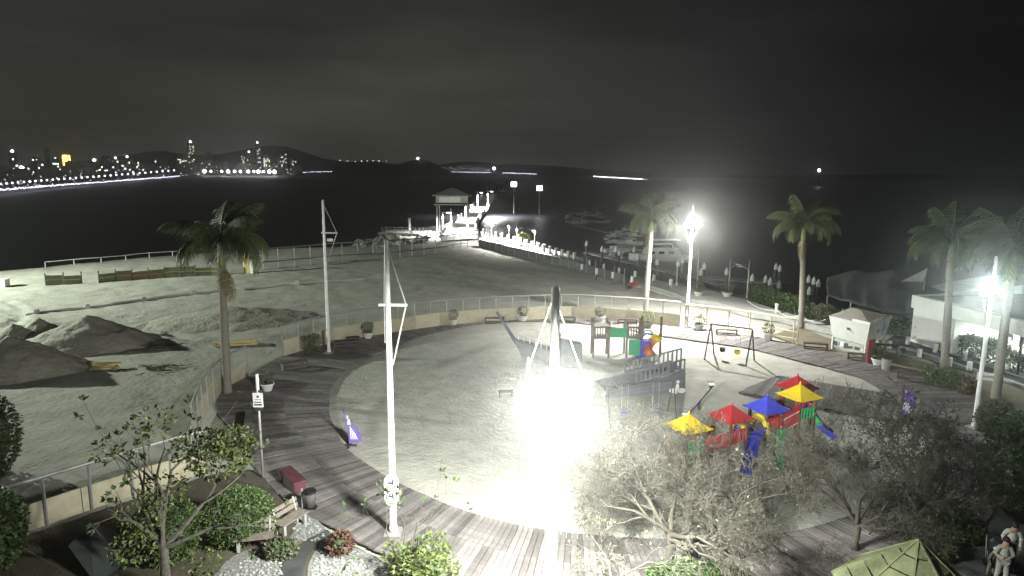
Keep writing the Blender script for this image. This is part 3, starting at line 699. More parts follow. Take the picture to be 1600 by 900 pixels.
# sign post with a notice and a white camera box
pb = G(411, 746); h = HT(pb, 584); o = thing('sign_post', 'grey post with a white notice beside the left edge of the deck', 'sign', (pb.x, pb.y, 0))
MB().tube([(0, 0, 0), (0, 0, h)], .055, 8).build('post', STEEL, o, smooth=True); MB().tube([(0, 0, h * .80), (0, 0, h)], .07, 8).build('post_sleeve', WHITE, o)
zs0 = HT(pb, 624); sgn = MB().box((.02, -.09, zs0), (.42, .03, .62)).build('notice', WHITE, o)
b = MB(); b.box((.02, -.11, zs0 + .15), (.10, .004, .1)); b.box((.02, -.11, zs0 - .09), (.3, .004, .05)); b.box((.02, -.11, zs0 - .2), (.32, .004, .07)); b.box((.02, -.11, zs0 + .02), (.26, .004, .03)); b.build('lettering', DARKST, sgn)
MB().box((0, 0, zs0 + .37), (.3, .12, .1)).box((0, 0, zs0 - .4), (.28, .14, .16)).build('bracket', DARKST, o)

def lamp_post(name, label, base, top_py, side, rz=0.0, lit=0, group=None, z0=.25):
    h = HT(base, top_py) - z0; o = thing(name, label, 'lamp post', (base.x, base.y, z0), rz, group)
    MB().lathe([(.11, 0), (.11, .3), (.075, .34), (.06, h * .6), (.045, h)], 8).build('post', STEEL, o, smooth=True)
    for s in side:
        MB().tube([(0, 0, h * .72), (s * .35, 0, h * .80), (s * .95, 0, h * .84)], .03, 6).build('arm', STEEL, o)
        MB().tube([(0, 0, h * .90), (s * .9, 0, h * .84)], .018, 5).build('stay', STEEL, o)
        hd = MB().box((s * .9, 0, h * .83), (.5, .16, .07)).build('lamp_head', WHITE, o)
    if lit: light('lamp_light', 'SPOT', (0, 0, h * .8), lit, o, (1, 1, .96), .15, spot=R(165))
    return o
for i, (px, py, tp, sd) in enumerate(((1057, 446, 396, (1,)), (1089, 452, 390, (-1,)), (1138, 460, 404, (1,)), (1167, 467, 406, (-1,)))):
    lamp_post('lamp_post', f'slim quay lamp post, {nth(i)} of four from the left beside the marina', G(px, py, .25), tp, sd, 0, 0, 'slim lamp posts on the quay')
# ================================================================ PIER AND MARINA
PZ = .8
PW = [((688, 372), (746, 368)), ((700, 356), (743, 354)), ((716, 343), (750, 341)), ((734, 328), (761, 327)), ((748, 314), (771, 313)), ((758, 303), (779, 302.5))]
pl_ = [(G(*a, PZ), G(*c, PZ)) for a, c in PW]
b = MB(); poly = [a for a, c in pl_] + [c for a, c in reversed(pl_)]
b.prism([(p.x, p.y) for p in poly], PZ - .5, PZ)
struct(b.build('pier', QUAY))
pcount = [0, 0]
for i, (a, c) in enumerate(pl_[:-1]):
    n = 9 if i < 3 else 12
    for s, (p, q) in enumerate(((a, pl_[i + 1][0]), (c, pl_[i + 1][1]))):
        for k in range(n):
            w = p.lerp(q, k / n)
            if (i + k + s) % 2: continue
            pcount[s] += 1; o = thing('pier_bollard', f'white bollard on the {"left" if s == 0 else "right"} edge of the floodlit pier, {nth(pcount[s] - 1)} from shore', 'bollard', (w.x, w.y, PZ), 0, f'bollards on the {"left" if s == 0 else "right"} pier edge')
            MB().lathe([(.22, 0), (.2, .8), (.28, .85), (.28, 1.0), (.08, 1.15)], 8).build('post', WHITE, o)
            MB().lathe([(.3, 0), (.3, .12)], 8).build('foot', CONC, o)
for i, (px, py, tp) in enumerate(((693, 0, 0),)): pass
def pier_post(px, py, tp, label, lit=0, arm=True):
    p = G(px, py, PZ); h = HT(p, tp) - PZ; o = thing('pier_lamp', label, 'lamp post', (p.x, p.y, PZ))
    MB().tube([(0, 0, 0), (0, 0, h)], [.16, .09], 6).build('post', WHITE, o)
    if arm: MB().beam((-.2, 0, h * .97), (1.5, 0, h * .97), .12, .1).build('arm', WHITE, o); MB().box((1.3, 0, h * .955), (.9, .4, .14)).build('lamp_head', LAMPFAR if lit else WHITE, o)
    if lit: light('lamp_light', 'SPOT', (1.3, -.6, h * .9), lit * 5, o, (1, 1, .96), .2, spot=R(165))
pier_post(692, 360, 331, 'short lit lamp post left of the pier entrance', 9000); pier_post(705, 359, 326, 'bare post beside the short pier lamp post', arm=False)
pier_post(727, 343, 319, 'lamp post on the left pier edge before the cross beam', 14000); pier_post(746, 327, 300, 'lit lamp post in the middle of the left pier edge', 16000)
pier_post(762, 326, 298, 'tall lit lamp post on the right pier edge', 16000); pier_post(728, 342, 320, 'twin post next to the left pier lamp post', arm=False)
# gateway frame at the far end of the pier
ga, gc = G(752, 306, PZ), G(800, 306, PZ); gh = HT(ga, 293) - PZ; o = thing('pier_gateway', 'white open gateway frame crossing the far end of the pier', 'gateway', (ga.x, ga.y, PZ)); w = gc - ga
for u in (0, .22, .4, .62, .98): MB().beam(w * u, w * u + Vector((0, 0, gh * (1.0 if u != .4 else 1.35))), .35, .35).build('post', WHITE, o)
MB().beam(Vector((-3, 0, gh * .55)), w * 1.05 + Vector((0, 0, gh * .55)), .5, .5).build('beam', WHITE, o); MB().beam(w * .15 + Vector((0, 0, gh * .95)), w * .45 + Vector((0, 0, gh * .95)), .4, .4).build('beam', WHITE, o)
for k in range(7): MB().lathe([(.5, 0), (.3, 1.8), (.6, 2.1), (.1, 2.6)], 7).build('ornament', WHITE, o, loc=w * (.05 + .13 * k) + Vector((0, 0, gh * .58)))
# square floodlights at the end of the pier
for i, (px, py, lab) in enumerate(((803, 288, 'left of two square floodlights above the pier end'), (843, 294, 'right of two square floodlights above the pier end'))):
    p = AT(px, py, 240); o = thing('square_floodlight', lab, 'floodlight', (p.x, p.y, SEA)); h = p.z - SEA
    MB().tube([(0, 0, 0), (0, 0, h)], .16, 6).build('post', STEEL, o); hd = MB().box((0, 0, h), (2.1, .3, 1.7)).build('floodlight', STEEL, o)
    MB().box((0, -.17, h), (1.95, .04, 1.6)).build('lens', LAMPFAR, hd)
# pavilion with pitched roof
PAVM = mat('grey boarded pavilion', (.36, .37, .34), .8, (.27, .28, .26), 1.2)
pa = G(683, 358, PZ); s = PXM(pa); wv = 47 / s; zr0, zr1, zp = HT(pa, 319), HT(pa, 305), HT(pa, 293.5)
o = thing('pier_pavilion', 'grey gabled pavilion roof on thin posts at the left of the pier', 'pavilion', (pa.x, pa.y, 0))
for x in (0, wv): 
    for y in (0, 5): MB().tube([(x, y, -2), (x, y, zr0)], .14, 6).build('post', STEEL, o)
MB().box((wv / 2, 2.5, (zr0 + zr1) / 2 + .1), (wv + .4, 5.2, zr1 - zr0 - .3)).build('wall', PAVM, o)
MB().box((wv * .43, -.12, zr0 + .95), (wv * .72, .06, 1.1)).build('name_board', WHITE, o)
b = MB(); b.add([(-.9, -.8, zr1), (wv + .9, -.8, zr1), (wv + .9, 5.8, zr1), (-.9, 5.8, zr1), (wv / 2 - .3, 2.5, zp), (wv / 2 + .3, 2.5, zp)], [(0, 1, 5, 4), (1, 2, 5), (2, 3, 4, 5), (3, 0, 4)]); b.box((wv / 2, 2.5, zr1 - .1), (wv + 1.8, 6.6, .14)); b.build('roof', PAVM, o)
MB().box((wv / 2, 2.5, zr0 - .1), (wv + 1.2, 6, .16)).build('floor_slab', CONC, o)
# terrace platform left of the pier
ta, tb = G(597, 366, 0), G(662, 368, 0); o = thing('terrace', 'small railed terrace on the rocks left of the pier', 'terrace', (ta.x, ta.y, 0)); w = tb - ta
MB().beam(w * 0 + Vector((0, 3, .2)), w + Vector((0, 3, .2)), 7, .4).build('slab', CONC, o)
for k in range(11): MB().box((0, 0, .9), (.09, .09, 1.2)).build('post', POSTG, o, loc=w * (k / 10))
for z in (1.0, 1.5): MB().beam(Vector((0, 0, z)), w + Vector((0, 0, z)), .07, .07).build('rail', POSTG, o)
o = tag(MB().lathe([(.28, 0), (.25, 2.4), (.35, 2.5), (.3, 2.9), (.05, 3.0)], 8).build('marker_post', WHITE, None, loc=(*G(640, 362, 0)[:2], 0)), 'white marker post on the railed terrace', 'post')
# rocks of the groyne
ro = G(600, 380, -.8); o = thing('rock_groyne', 'heap of grey boulders at the water left of the pier', 'rocks', (ro.x, ro.y, -1.2)); rg = random.Random(3)
rms = []
for k in range(6):
    b = MB().ball((0, 0, 0), (1, .8, .7), 7, 5, .16, rg); rms.append(b.mesh('rock', ROCK))
for k in range(95):
    px = rg.uniform(556, 668); f = (px - 556) / 112; py = rg.uniform(384 - 20 * f ** .5, 391 - 8 * f); p = G(px, py, -.5)
    ob('rock', rg.choice(rms), o, (p.x - ro.x, p.y - ro.y, .3 + rg.random() * .9 * (1 - abs(f - .6))), (rg.random(), rg.random(), rg.random() * 6), rg.uniform(.55, 1.35))
# floodlit quay strip beside the hoarding
Q2 = [(748, 361), (800, 374), (860, 390), (912, 404)]; Q2n = [(912, 416), (860, 403), (800, 389), (748, 377)]
q2 = [G(a, c, .2) for a, c in Q2 + Q2n]; sheet('marina_walk', q2, .2, QUAY, thick=2.5, sm=False, world=True)
bm_ = MB().lathe([(.24, 0), (.24, 1.05), (.30, 1.08), (.30, 1.22), (.1, 1.3)], 8).mesh('post', WHITE); fm_ = MB().lathe([(.32, 0), (.32, .08)], 8).mesh('foot', CONC)
for i in range(16):
    p = G(756 + i * 9.4, 366.5 + i * 2.75, .2); o = thing('walk_bollard', f'thick white bollard, {nth(i)} from left on the marina walk', 'bollard', (p.x, p.y, .2), 0, 'white bollards on the marina walk'); ob('post', bm_, o); ob('foot', fm_, o)
for i, (px, py, tp, sd) in enumerate(((768, 376, 345, (1,)), (795, 382, 345, (-1,)), (807, 386, 350, (1,)), (835, 392, 352, (-1,)))):
    lamp_post('lamp_post', f'lamp post on the marina walk, {nth(i)} of four from left', G(px, py, .2), tp, sd, 0, 16000 if i in (0, 2) else 13000, 'lamp posts on the marina walk', .2)
def leaves(b, n, c, rad, rg, L=(.12, .22), shell=.35, flat=0.0):
    for _ in range(n):
        while True:
            u = Vector((rg.uniform(-1, 1), rg.uniform(-1, 1), rg.uniform(-1, 1)))
            if .05 < u.length <= 1: break
        l = u.length; u = u / l * (shell + (1 - shell) * l ** .5) * (1 + .13 * noise.noise(u * 2.3))
        p = Vector(c) + Vector((u.x * rad[0], u.y * rad[1], u.z * rad[2])); d = Vector((rg.gauss(0, 1), rg.gauss(0, 1), rg.gauss(0, .7))) + u * .8
        ll = rg.uniform(*L); b.leaf(p, d, (rg.gauss(0, 1), rg.gauss(0, 1), 1.2), ll, ll * .5)
    return b
def planter(px, py, label, r=.42, bush=.48, white=True, z0=0.0, lm=LEAFO, gr='planters round the deck'):
    p = G(px, py, z0); o = thing('planter', label, 'planter', (p.x, p.y, z0), 0, gr)
    MB().lathe([(r * .62, 0), (r * .72, .12), (r * .98, .34), (r * 1.06, .40), (r * 1.06, .46), (r * .92, .46), (r * .88, .38)], 14).build('bowl', WHITE if white else CONC, o, smooth=False)
    MB().lathe([(.04, .3), (.03, .3 + bush)], 5).build('stem', DBARK, o)
    rg = random.Random(int(px)); stuff(leaves(MB(), 420, (0, 0, .46 + bush * .85), (bush * .95, bush * .95, bush * .85), rg, (.09, .17)).build('foliage', lm, o))
planter(575, 528, 'white bowl planter with a round bush, leftmost along the cream fence'); planter(708, 507, 'white bowl planter with a round bush, second along the cream fence'); planter(817, 501, 'white bowl planter with a round bush left of the near mast top')
planter(938, 502, 'white bowl planter with a bush behind the wooden play towers'); planter(1092, 515, 'white bowl planter right of the quay floodlight mast'); planter(1200, 530, 'white bowl planter by the steel railing')
planter(1371, 570, 'white bowl planter beside the red kiosk panel', lm=LEAFG); planter(418, 610, 'white bowl planter behind the sign post', .4, .4)
planter(782, 378, 'planter with a pale shrub on the marina walk, left one', .9, 1.1, z0=.2, gr='planters on the walk'); planter(818, 385, 'planter with a yellow green shrub on the marina walk', .9, 1.2, z0=.2, lm=LEAFY, gr='planters on the walk')
planter(1136, 463, 'quay planter with a round yellow green bush', .55, .75, z0=.25, lm=LEAFY, gr='planters on the quay'); planter(1091, 462, 'quay planter with a low yellow bush at the foot of the mast', .5, .6, z0=.25, lm=LEAFY, gr='planters on the quay')
planter(1012, 512, 'dark planter with a small palm shrub by the cream fence', .4, .6, False, lm=LEAFG)
# mooring piles with white cone caps
piles = [(916, 380), (940, 389), (962, 390), (967, 395), (990, 390), (996, 402), (1026, 410), (1059, 412), (1065, 407), (1099, 417), (1094, 426), (1134, 425), (1174, 435), (1195, 437), (1202, 441), (1211, 417), (1217, 420), (1216, 446), (1262, 437), (1263, 456), (1270, 440), (1277, 444)]
pmesh = MB().tube([(0, 0, 0), (0, 0, 1)], .2, 8).mesh('pile', mat('wet timber pile', (.07, .065, .06), .8)); cmesh = MB().lathe([(.27, 0), (.27, .5), (.05, .95)], 8).mesh('cap', WHITE)
for i, (px, py) in enumerate(sorted(piles)):
    p = G(px, py + 20, SEA); h = max(HT(p, py + 3) - SEA, .8); o = thing('mooring_pile', f'dark mooring pile with white cone cap, {nth(i)} from left in the marina', 'mooring pile', (p.x, p.y, SEA), 0, 'mooring piles in the marina')
    ob('pile', pmesh, o, (0, 0, -1), None, (1, 1, h + 1)); ob('cap', cmesh, o, (0, 0, h - .1))
# short white topped bollards by the hoarding and along the dark path
bw = MB().lathe([(.17, 0), (.17, .5), (.15, .55), (.17, .56), (.17, .72)], 10).mesh('cap', WHITE); bd = MB().tube([(0, 0, 0), (0, 0, 1)], .11, 6).mesh('post', DARKST)
for i, (px, py) in enumerate(sorted([(909, 414), (921, 408), (932, 421), (943, 414), (957, 427), (967, 420), (987, 434), (992, 425), (1021, 431), (1047, 438)])):
    p = G(px, py + 16, -.1); h = HT(p, py + 5); o = thing('white_capped_post', f'dark post with white cap, {nth(i)} from left beside the hoarding', 'bollard', (p.x, p.y, -.4), 0, 'white capped posts by the hoarding'); ob('post', bd, o, (0, 0, 0), None, (1, 1, h + .4)); ob('cap', bw, o, (0, 0, h + .2))
for i, (px, py) in enumerate(sorted([(1290, 505), (1389, 545), (1418, 538), (1436, 558), (1461, 550), (1483, 572), (1507, 563), (1514, 579), (1536, 571), (1561, 593), (1574, 578)])):
    p = G(px, py); o = thing('path_bollard', f'short white bollard, {nth(i)} from left along the dark path', 'bollard', (p.x, p.y, -.05), 0, 'white bollards along the dark path'); ob('post', bd, o, (0, 0, 0), None, (1, 1, .2)); ob('cap', bw, o, (0, 0, .05), None, (.95, .95, .85))
for i, (px, py) in enumerate(((1022, 441), (1048, 449), (1213, 489), (1250, 499))):
    p = G(px, py, .25); o = thing('quay_bollard', f'white bollard on the pale quay, {nth(i)} from left', 'bollard', (p.x, p.y, .25), 0, 'white bollards on the quay'); ob('post', bm_, o, None, None, .7); ob('foot', fm_, o, None, None, .7)
# rope along the quay and path
for nm, pts in (('rope from the quay to the kiosk', ((1168, 470), (1213, 484), (1250, 493), (1290, 499))),):
    b = MB()
    for a, c in zip(pts, pts[1:]):
        p, q = G(*a, .8), G(*c, .8); b.tube([p.lerp(q, k / 8) - Vector((0, 0, .35 * (1 - (2 * k / 8 - 1) ** 2))) for k in range(9)], .04, 5)
    tag(b.build('rope', WHITE), 'sagging pale ' + nm, 'rope')
# floating docks
for i, (a, c, w, lab) in enumerate((((918, 394), (1012, 416), 1.6, 'long floating dock below the moored boats'), ((1085, 432), (1216, 441), 2.4, 'pale floating dock right of the quay mast'), ((1020, 418), (1130, 444), 1.4, 'narrow floating dock beside the quay'), ((902, 352), (975, 368), 1.6, 'far floating dock between the boats'))):
    p, q = G(*a, SEA + .45), G(*c, SEA + .45); o = thing('floating_dock', lab, 'dock', (p.x, p.y, SEA)); MB().beam((0, 0, .38), q - p + Vector((0, 0, .38)), w, .16).build('dock_top', CONC, o)
    for k in range(5): MB().box((q - p) * (k / 4) + Vector((0, 0, .1)), (w * .8, w * .8, .5)).build('float', DARKST, o)
def boat_mesh(L=7.0, style=0):
    W_ = L * .3; secs = []; b = MB(); n = 9
    for i in range(n):
        u = i / (n - 1); x = (u - .5) * L; wd = W_ / 2 * (1 - max(0, (u - .45) / .55) ** 2.2) ** .8 if u < 1 else .02; wd = max(wd, .03); sh = L * .10 * (1 + .55 * u ** 2)
        b.v += [(x, -wd, sh), (x + (.0), -wd * .82, sh * .35), (x - (.25 * u), 0, -.15 + .2 * u ** 4), (x, wd * .82, sh * .35), (x, wd, sh)]
    for i in range(n - 1):
        for k in range(4): b.f.append((i * 5 + k, (i + 1) * 5 + k, (i + 1) * 5 + k + 1, i * 5 + k + 1))
        b.f.append((i * 5 + 4, (i + 1) * 5 + 4, (i + 1) * 5, i * 5))
    b.f.append((0, 1, 2, 3, 4))
    return b
def boat(label, px, py, L, rz, style, group='boats moored in the marina', name='motor_boat', tent=None):
    p = G(px, py, SEA + .2); o = thing(name, label, 'boat', (p.x, p.y, SEA), rz, group)
    boat_mesh(L).build('hull', HULLW, o, smooth=False); d = L * .11
    if style == 0:
        MB().box((-L * .02, 0, d + L * .05), (L * .30, L * .19, L * .10), 0, .78).build('cabin', HULLW, o); MB().box((L * .12, 0, d + L * .06), (L * .05, L * .17, L * .07), 0, .7).build('windscreen', BGLASS, o)
    elif style == 1:
        MB().add([(L * .12, -L * .11, d + .05), (L * .12, L * .11, d + .05), (L * .04, L * .1, d + L * .09), (L * .04, -L * .1, d + L * .09)], [(0, 1, 2, 3)]).build('windscreen', BGLASS, o)
        b = MB(); b.box((-L * .1, 0, d + L * .25), (L * .3, L * .2, .06))
        for x in (-.23, .03):
            for y in (-.09, .09): b.tube([(L * x, L * y, d), (L * x, L * y, d + L * .25)], .03, 5)
        b.build('canopy', HULLW, o); MB().box((-L * .46, 0, d), (L * .06, L * .08, L * .12)).build('outboard', BLACK, o)
    else:
        MB().add([(-L * .46, -L * .13, d), (-L * .46, L * .13, d), (L * .38, L * .05, d + .1), (L * .38, -L * .05, d + .1), (-L * .4, 0, d + L * .12), (L * .2, 0, d + L * .16)], [(0, 4, 5, 3), (1, 2, 5, 4), (0, 1, 4), (2, 3, 5)]).build('cover', CANVAS, o)
    MB().tube([(L * .3, 0, d + L * .02), (L * .48, 0, d + L * .13)], .03, 5).build('bow_rail', STEEL, o)
    return o
rg = random.Random(12)
ba = [(903, 333), (913, 331), (924, 334), (932, 339), (916, 339), (927, 344), (911, 345), (940, 344), (896, 339), (960, 366), (973, 361), (986, 358), (990, 366), (978, 370), (966, 374), (985, 378), (970, 383), (981, 388), (962, 391), (975, 395), (990, 400)]
ba += [(rg.uniform(896, 942), rg.uniform(328, 348)) for _ in range(9)] + [(rg.uniform(956, 996), rg.uniform(356, 402)) for _ in range(10)]
for i, (px, py) in enumerate(ba):
    far_ = py < 350
    order = sorted(q for q, (u, v) in enumerate(ba) if q % 3 == i % 3 and (v < 350) == far_); order.sort(key=lambda q: ba[q][0]); bn_ = nth(order.index(i))
    boat(f'small {["cabin boat", "canopied open boat", "covered boat"][i % 3]} in the {"far" if far_ else "near"} cluster of moored boats, {nth(i if far_ else i - 9)} listed from its left' if False else f'{["white cabin boat", "open boat with canopy", "boat under grey cover"][i % 3]} {"far out" if far_ else "nearer in"} among the moored boats, {bn_} of its kind from left', px, py + 3, rg.uniform(4.6, 6.2) if far_ else rg.uniform(3.6, 5.2), rg.uniform(-.5, .35) + (math.pi if rg.random() < .4 else 0), i % 3, f'{["cabin boats", "canopied boats", "covered boats"][i % 3]} {"far out" if far_ else "nearer in"}')
# motor yacht
o = boat('large white motor yacht moored behind the near palm trunk', 1030, 408, 10.5, math.pi + .12, 9, None, 'motor_yacht'); [bpy.data.objects.remove(c) for c in list(o.children) if c.name.startswith(('cover', 'bow_rail'))]
L = 10.5
MB().box((-.3, 0, 1.75), (6.2, 2.5, 1.2), 0, .85).build('cabin', HULLW, o); MB().box((-.1, 0, 2.75), (4.2, 2.2, .8), 0, .82).build('wheelhouse', HULLW, o)
MB().box((-.1, -1.02, 2.75), (3.2, .1, .45)).box((-.1, 1.02, 2.75), (3.2, .1, .45)).build('window', BGLASS, o)
for x in (-1.6, .1, 1.7): MB().box((x, 1.25, 1.75), (.9, .08, .4)).build('window', BGLASS, o)
MB().box((-.8, 0, 3.75), (4.6, 2.2, .08)).build('flybridge_roof', HULLW, o)
for x in (-2.6, 1.0):
    for y in (-.9, .9): MB().tube([(x, y, 3.1), (x, y, 3.75)], .04, 5).build('roof_post', STEEL, o)
MB().tube([(-1, 0, 3.8), (-1.4, 0, 5.0)], .04, 5).build('aerial', STEEL, o)

# ================================================================ PALMS
def frond_mesh(L, droop, seed, m, nl=60, w=.68):
    rg = random.Random(seed); b = MB(); pts = []
    for i in range(12):
        u = i / 11; a = .75 - droop * u; pts.append(None)
    p = Vector((0, 0, 0)); a0 = .95; P = [p.copy()]; n = 14
    for i in range(n):
        u = i / n; a = a0 - droop * u ** 1.15; p = p + Vector((math.cos(a), 0, math.sin(a))) * (L / n); P.append(p.copy())
    b.tube(P, [.035 * (1 - .85 * i / n) + .004 for i in range(n + 1)], 4)
    for k in range(nl):
        u = .10 + .9 * k / nl; f = u * n; i = min(int(f), n - 1); q = P[i].lerp(P[i + 1], f - i); t = (P[i + 1] - P[i]).normalized()
        ll = w * (math.sin(math.pi * (.12 + .82 * u)) ** .7) * rg.uniform(.85, 1.15) * L / 3.0 * 1.35
        for s in (-1, 1):
            d = (Vector((0, s, 0)) * .75 + t * .55 + Vector((0, 0, -.35 - .75 * rg.random()))).normalized()
            mid = q + d * ll * .55; e = mid + (d + Vector((0, 0, -.75))).normalized() * ll * .5; x = t * .0125 * L / 3 * 1.6
            b.add([q - x * .6, q + x * .6, mid + x, mid - x, e], [(0, 1, 2, 3), (3, 2, 4)])
    return b.mesh('frond', m)
FR = [frond_mesh(3.0, dr, 50 + k, FROND) for k, dr in enumerate((1.3, 1.9, 2.45, 2.9))]; FD = [frond_mesh(2.6, 1.2, 61, DEADF, 30)]
def palm(label, bpx, cpx, spread, seed, dead=2, nfr=15, tr=.19):
    p = G(*bpx); rg = random.Random(seed); h = HT(p, cpx[1]); k = PXM((p.x, p.y, h)); xt = (cpx[0] - PROJ((p.x, p.y, h))[0]) / k
    o = thing('palm_tree', label, 'palm', (p.x, p.y, 0), 0, 'palms round the square'); sc = spread / 5.4
    prof = [(tr * 1.5, 0), (tr * 1.2, .3)]; n = int(h / .16)
    pts, rad = [Vector((0, 0, 0))], [tr * 1.5]
    for i in range(1, n + 1):
        u = i / n; pts.append(Vector((xt * u ** 1.4, 0, (h - .7) * u))); rad.append(tr * (1.25 - .3 * u + .12 * math.exp(-((u - .45) / .2) ** 2)) * (1.045 if i % 2 else .98))
    MB().tube(pts, rad, 12).build('trunk', TRUNK, o, smooth=True)
    t0 = pts[-1]; MB().tube([t0, t0 + Vector((0, 0, .3)), t0 + Vector((0, 0, .9)), t0 + Vector((0, 0, 1.25))], [tr * .95, tr * 1.15, tr * .75, tr * .25], 10).build('crown_shaft', CSHAFT, o, smooth=True)
    c = t0 + Vector((0, 0, 1.0)); nfr = 24
    for i in range(nfr):
        a = 2 * math.pi * i / nfr * 2.4 + rg.uniform(-.25, .25); lev = i / nfr
        ti = -1.0 * (1 - lev) ** 2 + rg.uniform(-.12, .12) + .25 - lev * .25
        f = ob('frond', FR[min(3, int((1 - lev) * 4 + rg.random() * .6)) if lev < .9 else 0], o, c, (0, -(.85 * lev - .30) + rg.uniform(-.1, .1), a), sc * rg.uniform(.85, 1.08))
    for i in range(dead):
        ob('dry_frond', FD[0], o, t0 + Vector((0, 0, .1)), (0, 1.9 + rg.uniform(-.15, .2), rg.uniform(0, 6.3)), sc * rg.uniform(.55, .8))
    return o
palm('tall palm with hanging dry fronds standing at the left of the deck', (356, 613), (345, 398), 6.9, 1, 7)
palm('palm in front of the moored boats left of the quay floodlight mast', (1008, 497), (1018, 350), 6.2, 2, 2)
palm('palm right of the quay, with one long hanging frond', (1251, 512), (1256, 362), 6.4, 3, 3)
palm('palm behind the white kiosk in front of the flat roofed building', (1474, 582), (1487, 392), 6.6, 4, 2)
palm('palm at the right edge of the picture', (1553, 642), (1582, 410), 6.2, 5, 2)
# ================================================================ KIOSK, BUILDING, TENT
kl, kf, kr = G(1299, 545), G(1351, 560), G(1380, 545); kb_ = kl + kr - kf; kc = (kl + kr) / 2
o = thing('kiosk', 'white kiosk with outward sloping upper walls and a picture counter', 'kiosk', (kc.x, kc.y, 0)); base = [p - kc for p in (kl, kf, kr, kb_)]
zb, zt = .95, 2.55; sc0, sc1 = 1.0, 1.2
b = MB(); lo = [(p.x * sc0, p.y * sc0, zb) for p in base]; hi = [(p.x * sc1, p.y * sc1, zt) for p in base]; b.add(lo + hi, [(3, 2, 1, 0), (4, 5, 6, 7), (0, 1, 5, 4), (1, 2, 6, 5), (2, 3, 7, 6), (3, 0, 4, 7)]); b.build('upper_wall', BLDGW, o)
ap = Vector((0, 0, zt + .42)); b = MB(); e = [(p.x * sc1 * .985, p.y * sc1 * .985, zt + .004) for p in base]; b.add(e + [tuple(ap)], [(0, 1, 4), (1, 2, 4), (2, 3, 4), (3, 0, 4)]); rf = b.build('roof', RUST, o)
for i, (a, c) in enumerate(((base[0], base[1]), (base[1], base[2]))):
    a, c = Vector(a), Vector(c); d = (c - a).normalized(); nr = Vector((d.y, -d.x, 0)); m_ = MB()
    pc = MB().beam(a * .93 + Vector((0, 0, .10)), c * .93 + Vector((0, 0, .10)), .05, .16).build('plinth', CONC, o)
    pn = MB().beam(a.lerp(c, .04) * .96 + Vector((0, 0, .55)), a.lerp(c, .96 if i == 0 else .5) * .96 + Vector((0, 0, .55)), .04, .74).build('picture_panel', BANNER, o)
    if i == 0:
        for u, w, m in ((.12, .6, TEAL), (.2, .25, WHITE), (.42, .4, DARKST), (.56, .4, DARKST), (.78, .5, LEAFD), (.88, .3, WHITE), (.3, .3, WHITE)):
            q = a.lerp(c, u) * .96 + nr * .03; MB().beam(q + d * (-w / 2) + Vector((0, 0, .55 + rng.uniform(-.12, .08))), q + d * (w / 2) + Vector((0, 0, .55)), .012, rng.uniform(.18, .4)).build('print', m, pn)
for p in base[:3]: MB().box((p.x * .97, p.y * .97, .48), (.12, .12, .96)).build('leg', WHITE, o)
a, c = Vector(base[0]), Vector(base[1]); d = (c - a).normalized(); q = a.lerp(c, .5) * 1.13; q.z = 1.9
MB().beam(q + d * -.12 + Vector((d.y, -d.x, 0)) * .04, q + d * .12 + Vector((d.y, -d.x, 0)) * .04, .03, .16).build('logo', DARKST, o)
a1, c1 = Vector(hi[1]), Vector(hi[0]); MB().beam(a1 + Vector((0, -.03, .1)), a1.lerp(c1, .42) + Vector((0, -.03, .1)), .06, .2).build('name_board', WHITE, o); MB().beam(a1 + Vector((.03, 0, .1)), a1.lerp(Vector(hi[2]), .55) + Vector((.03, 0, .1)), .06, .2).build('name_board', WHITE, o)
a, c = Vector(base[1]), Vector(base[2]); q = a.lerp(c, .78) * 1.14; d = (c - a).normalized()
MB().beam(q - d * .22 + Vector((.06, -.06, 1.65)), q + d * .22 + Vector((.06, -.06, 1.65)), .03, .9).build('shutter', mat('pale blue panel', (.22, .34, .42), .6), o); q = a.lerp(c, .42) * 1.12; MB().beam(q - d * .1 + Vector((.06, -.06, 1.8)), q + d * .1 + Vector((.06, -.06, 1.8)), .03, .2).build('logo', DARKST, o)
p = G(1359, 566); o = thing('red_panel', 'dark red upright board at the front corner of the kiosk', 'board', (p.x, p.y, 0), .5); MB().box((0, 0, .85), (.75, .08, 1.6)).build('board', mat('dark red board', (.30, .03, .05), .6), o); MB().box((-.3, .2, .3), (.06, .4, .6)).build('foot', DARKST, o); MB().box((.3, .2, .3), (.06, .4, .6)).build('foot', DARKST, o)
p = G(1395, 556); o = thing('side_counter', 'small table with pale end board beside the kiosk', 'table', (p.x, p.y, 0), -.3); MB().box((-.5, 0, .78), (1.6, .5, .06)).build('table_top', BWOOD, o); MB().box((.3, 0, .4), (.08, .5, .75)).build('end_board', CONC, o); MB().box((-1.1, 0, .38), (.08, .5, .74)).build('end_board', BWOOD, o)
p = G(1384, 577); o = thing('waste_bin', 'grey cylindrical waste bin beside the kiosk planter', 'bin', (p.x, p.y, 0)); MB().lathe([(.26, 0), (.3, .7), (.3, .75)], 12).build('bin_body', CONC, o); MB().lathe([(.31, .75), (.31, .8), (.2, .82)], 12).build('lid', BLACK, o)
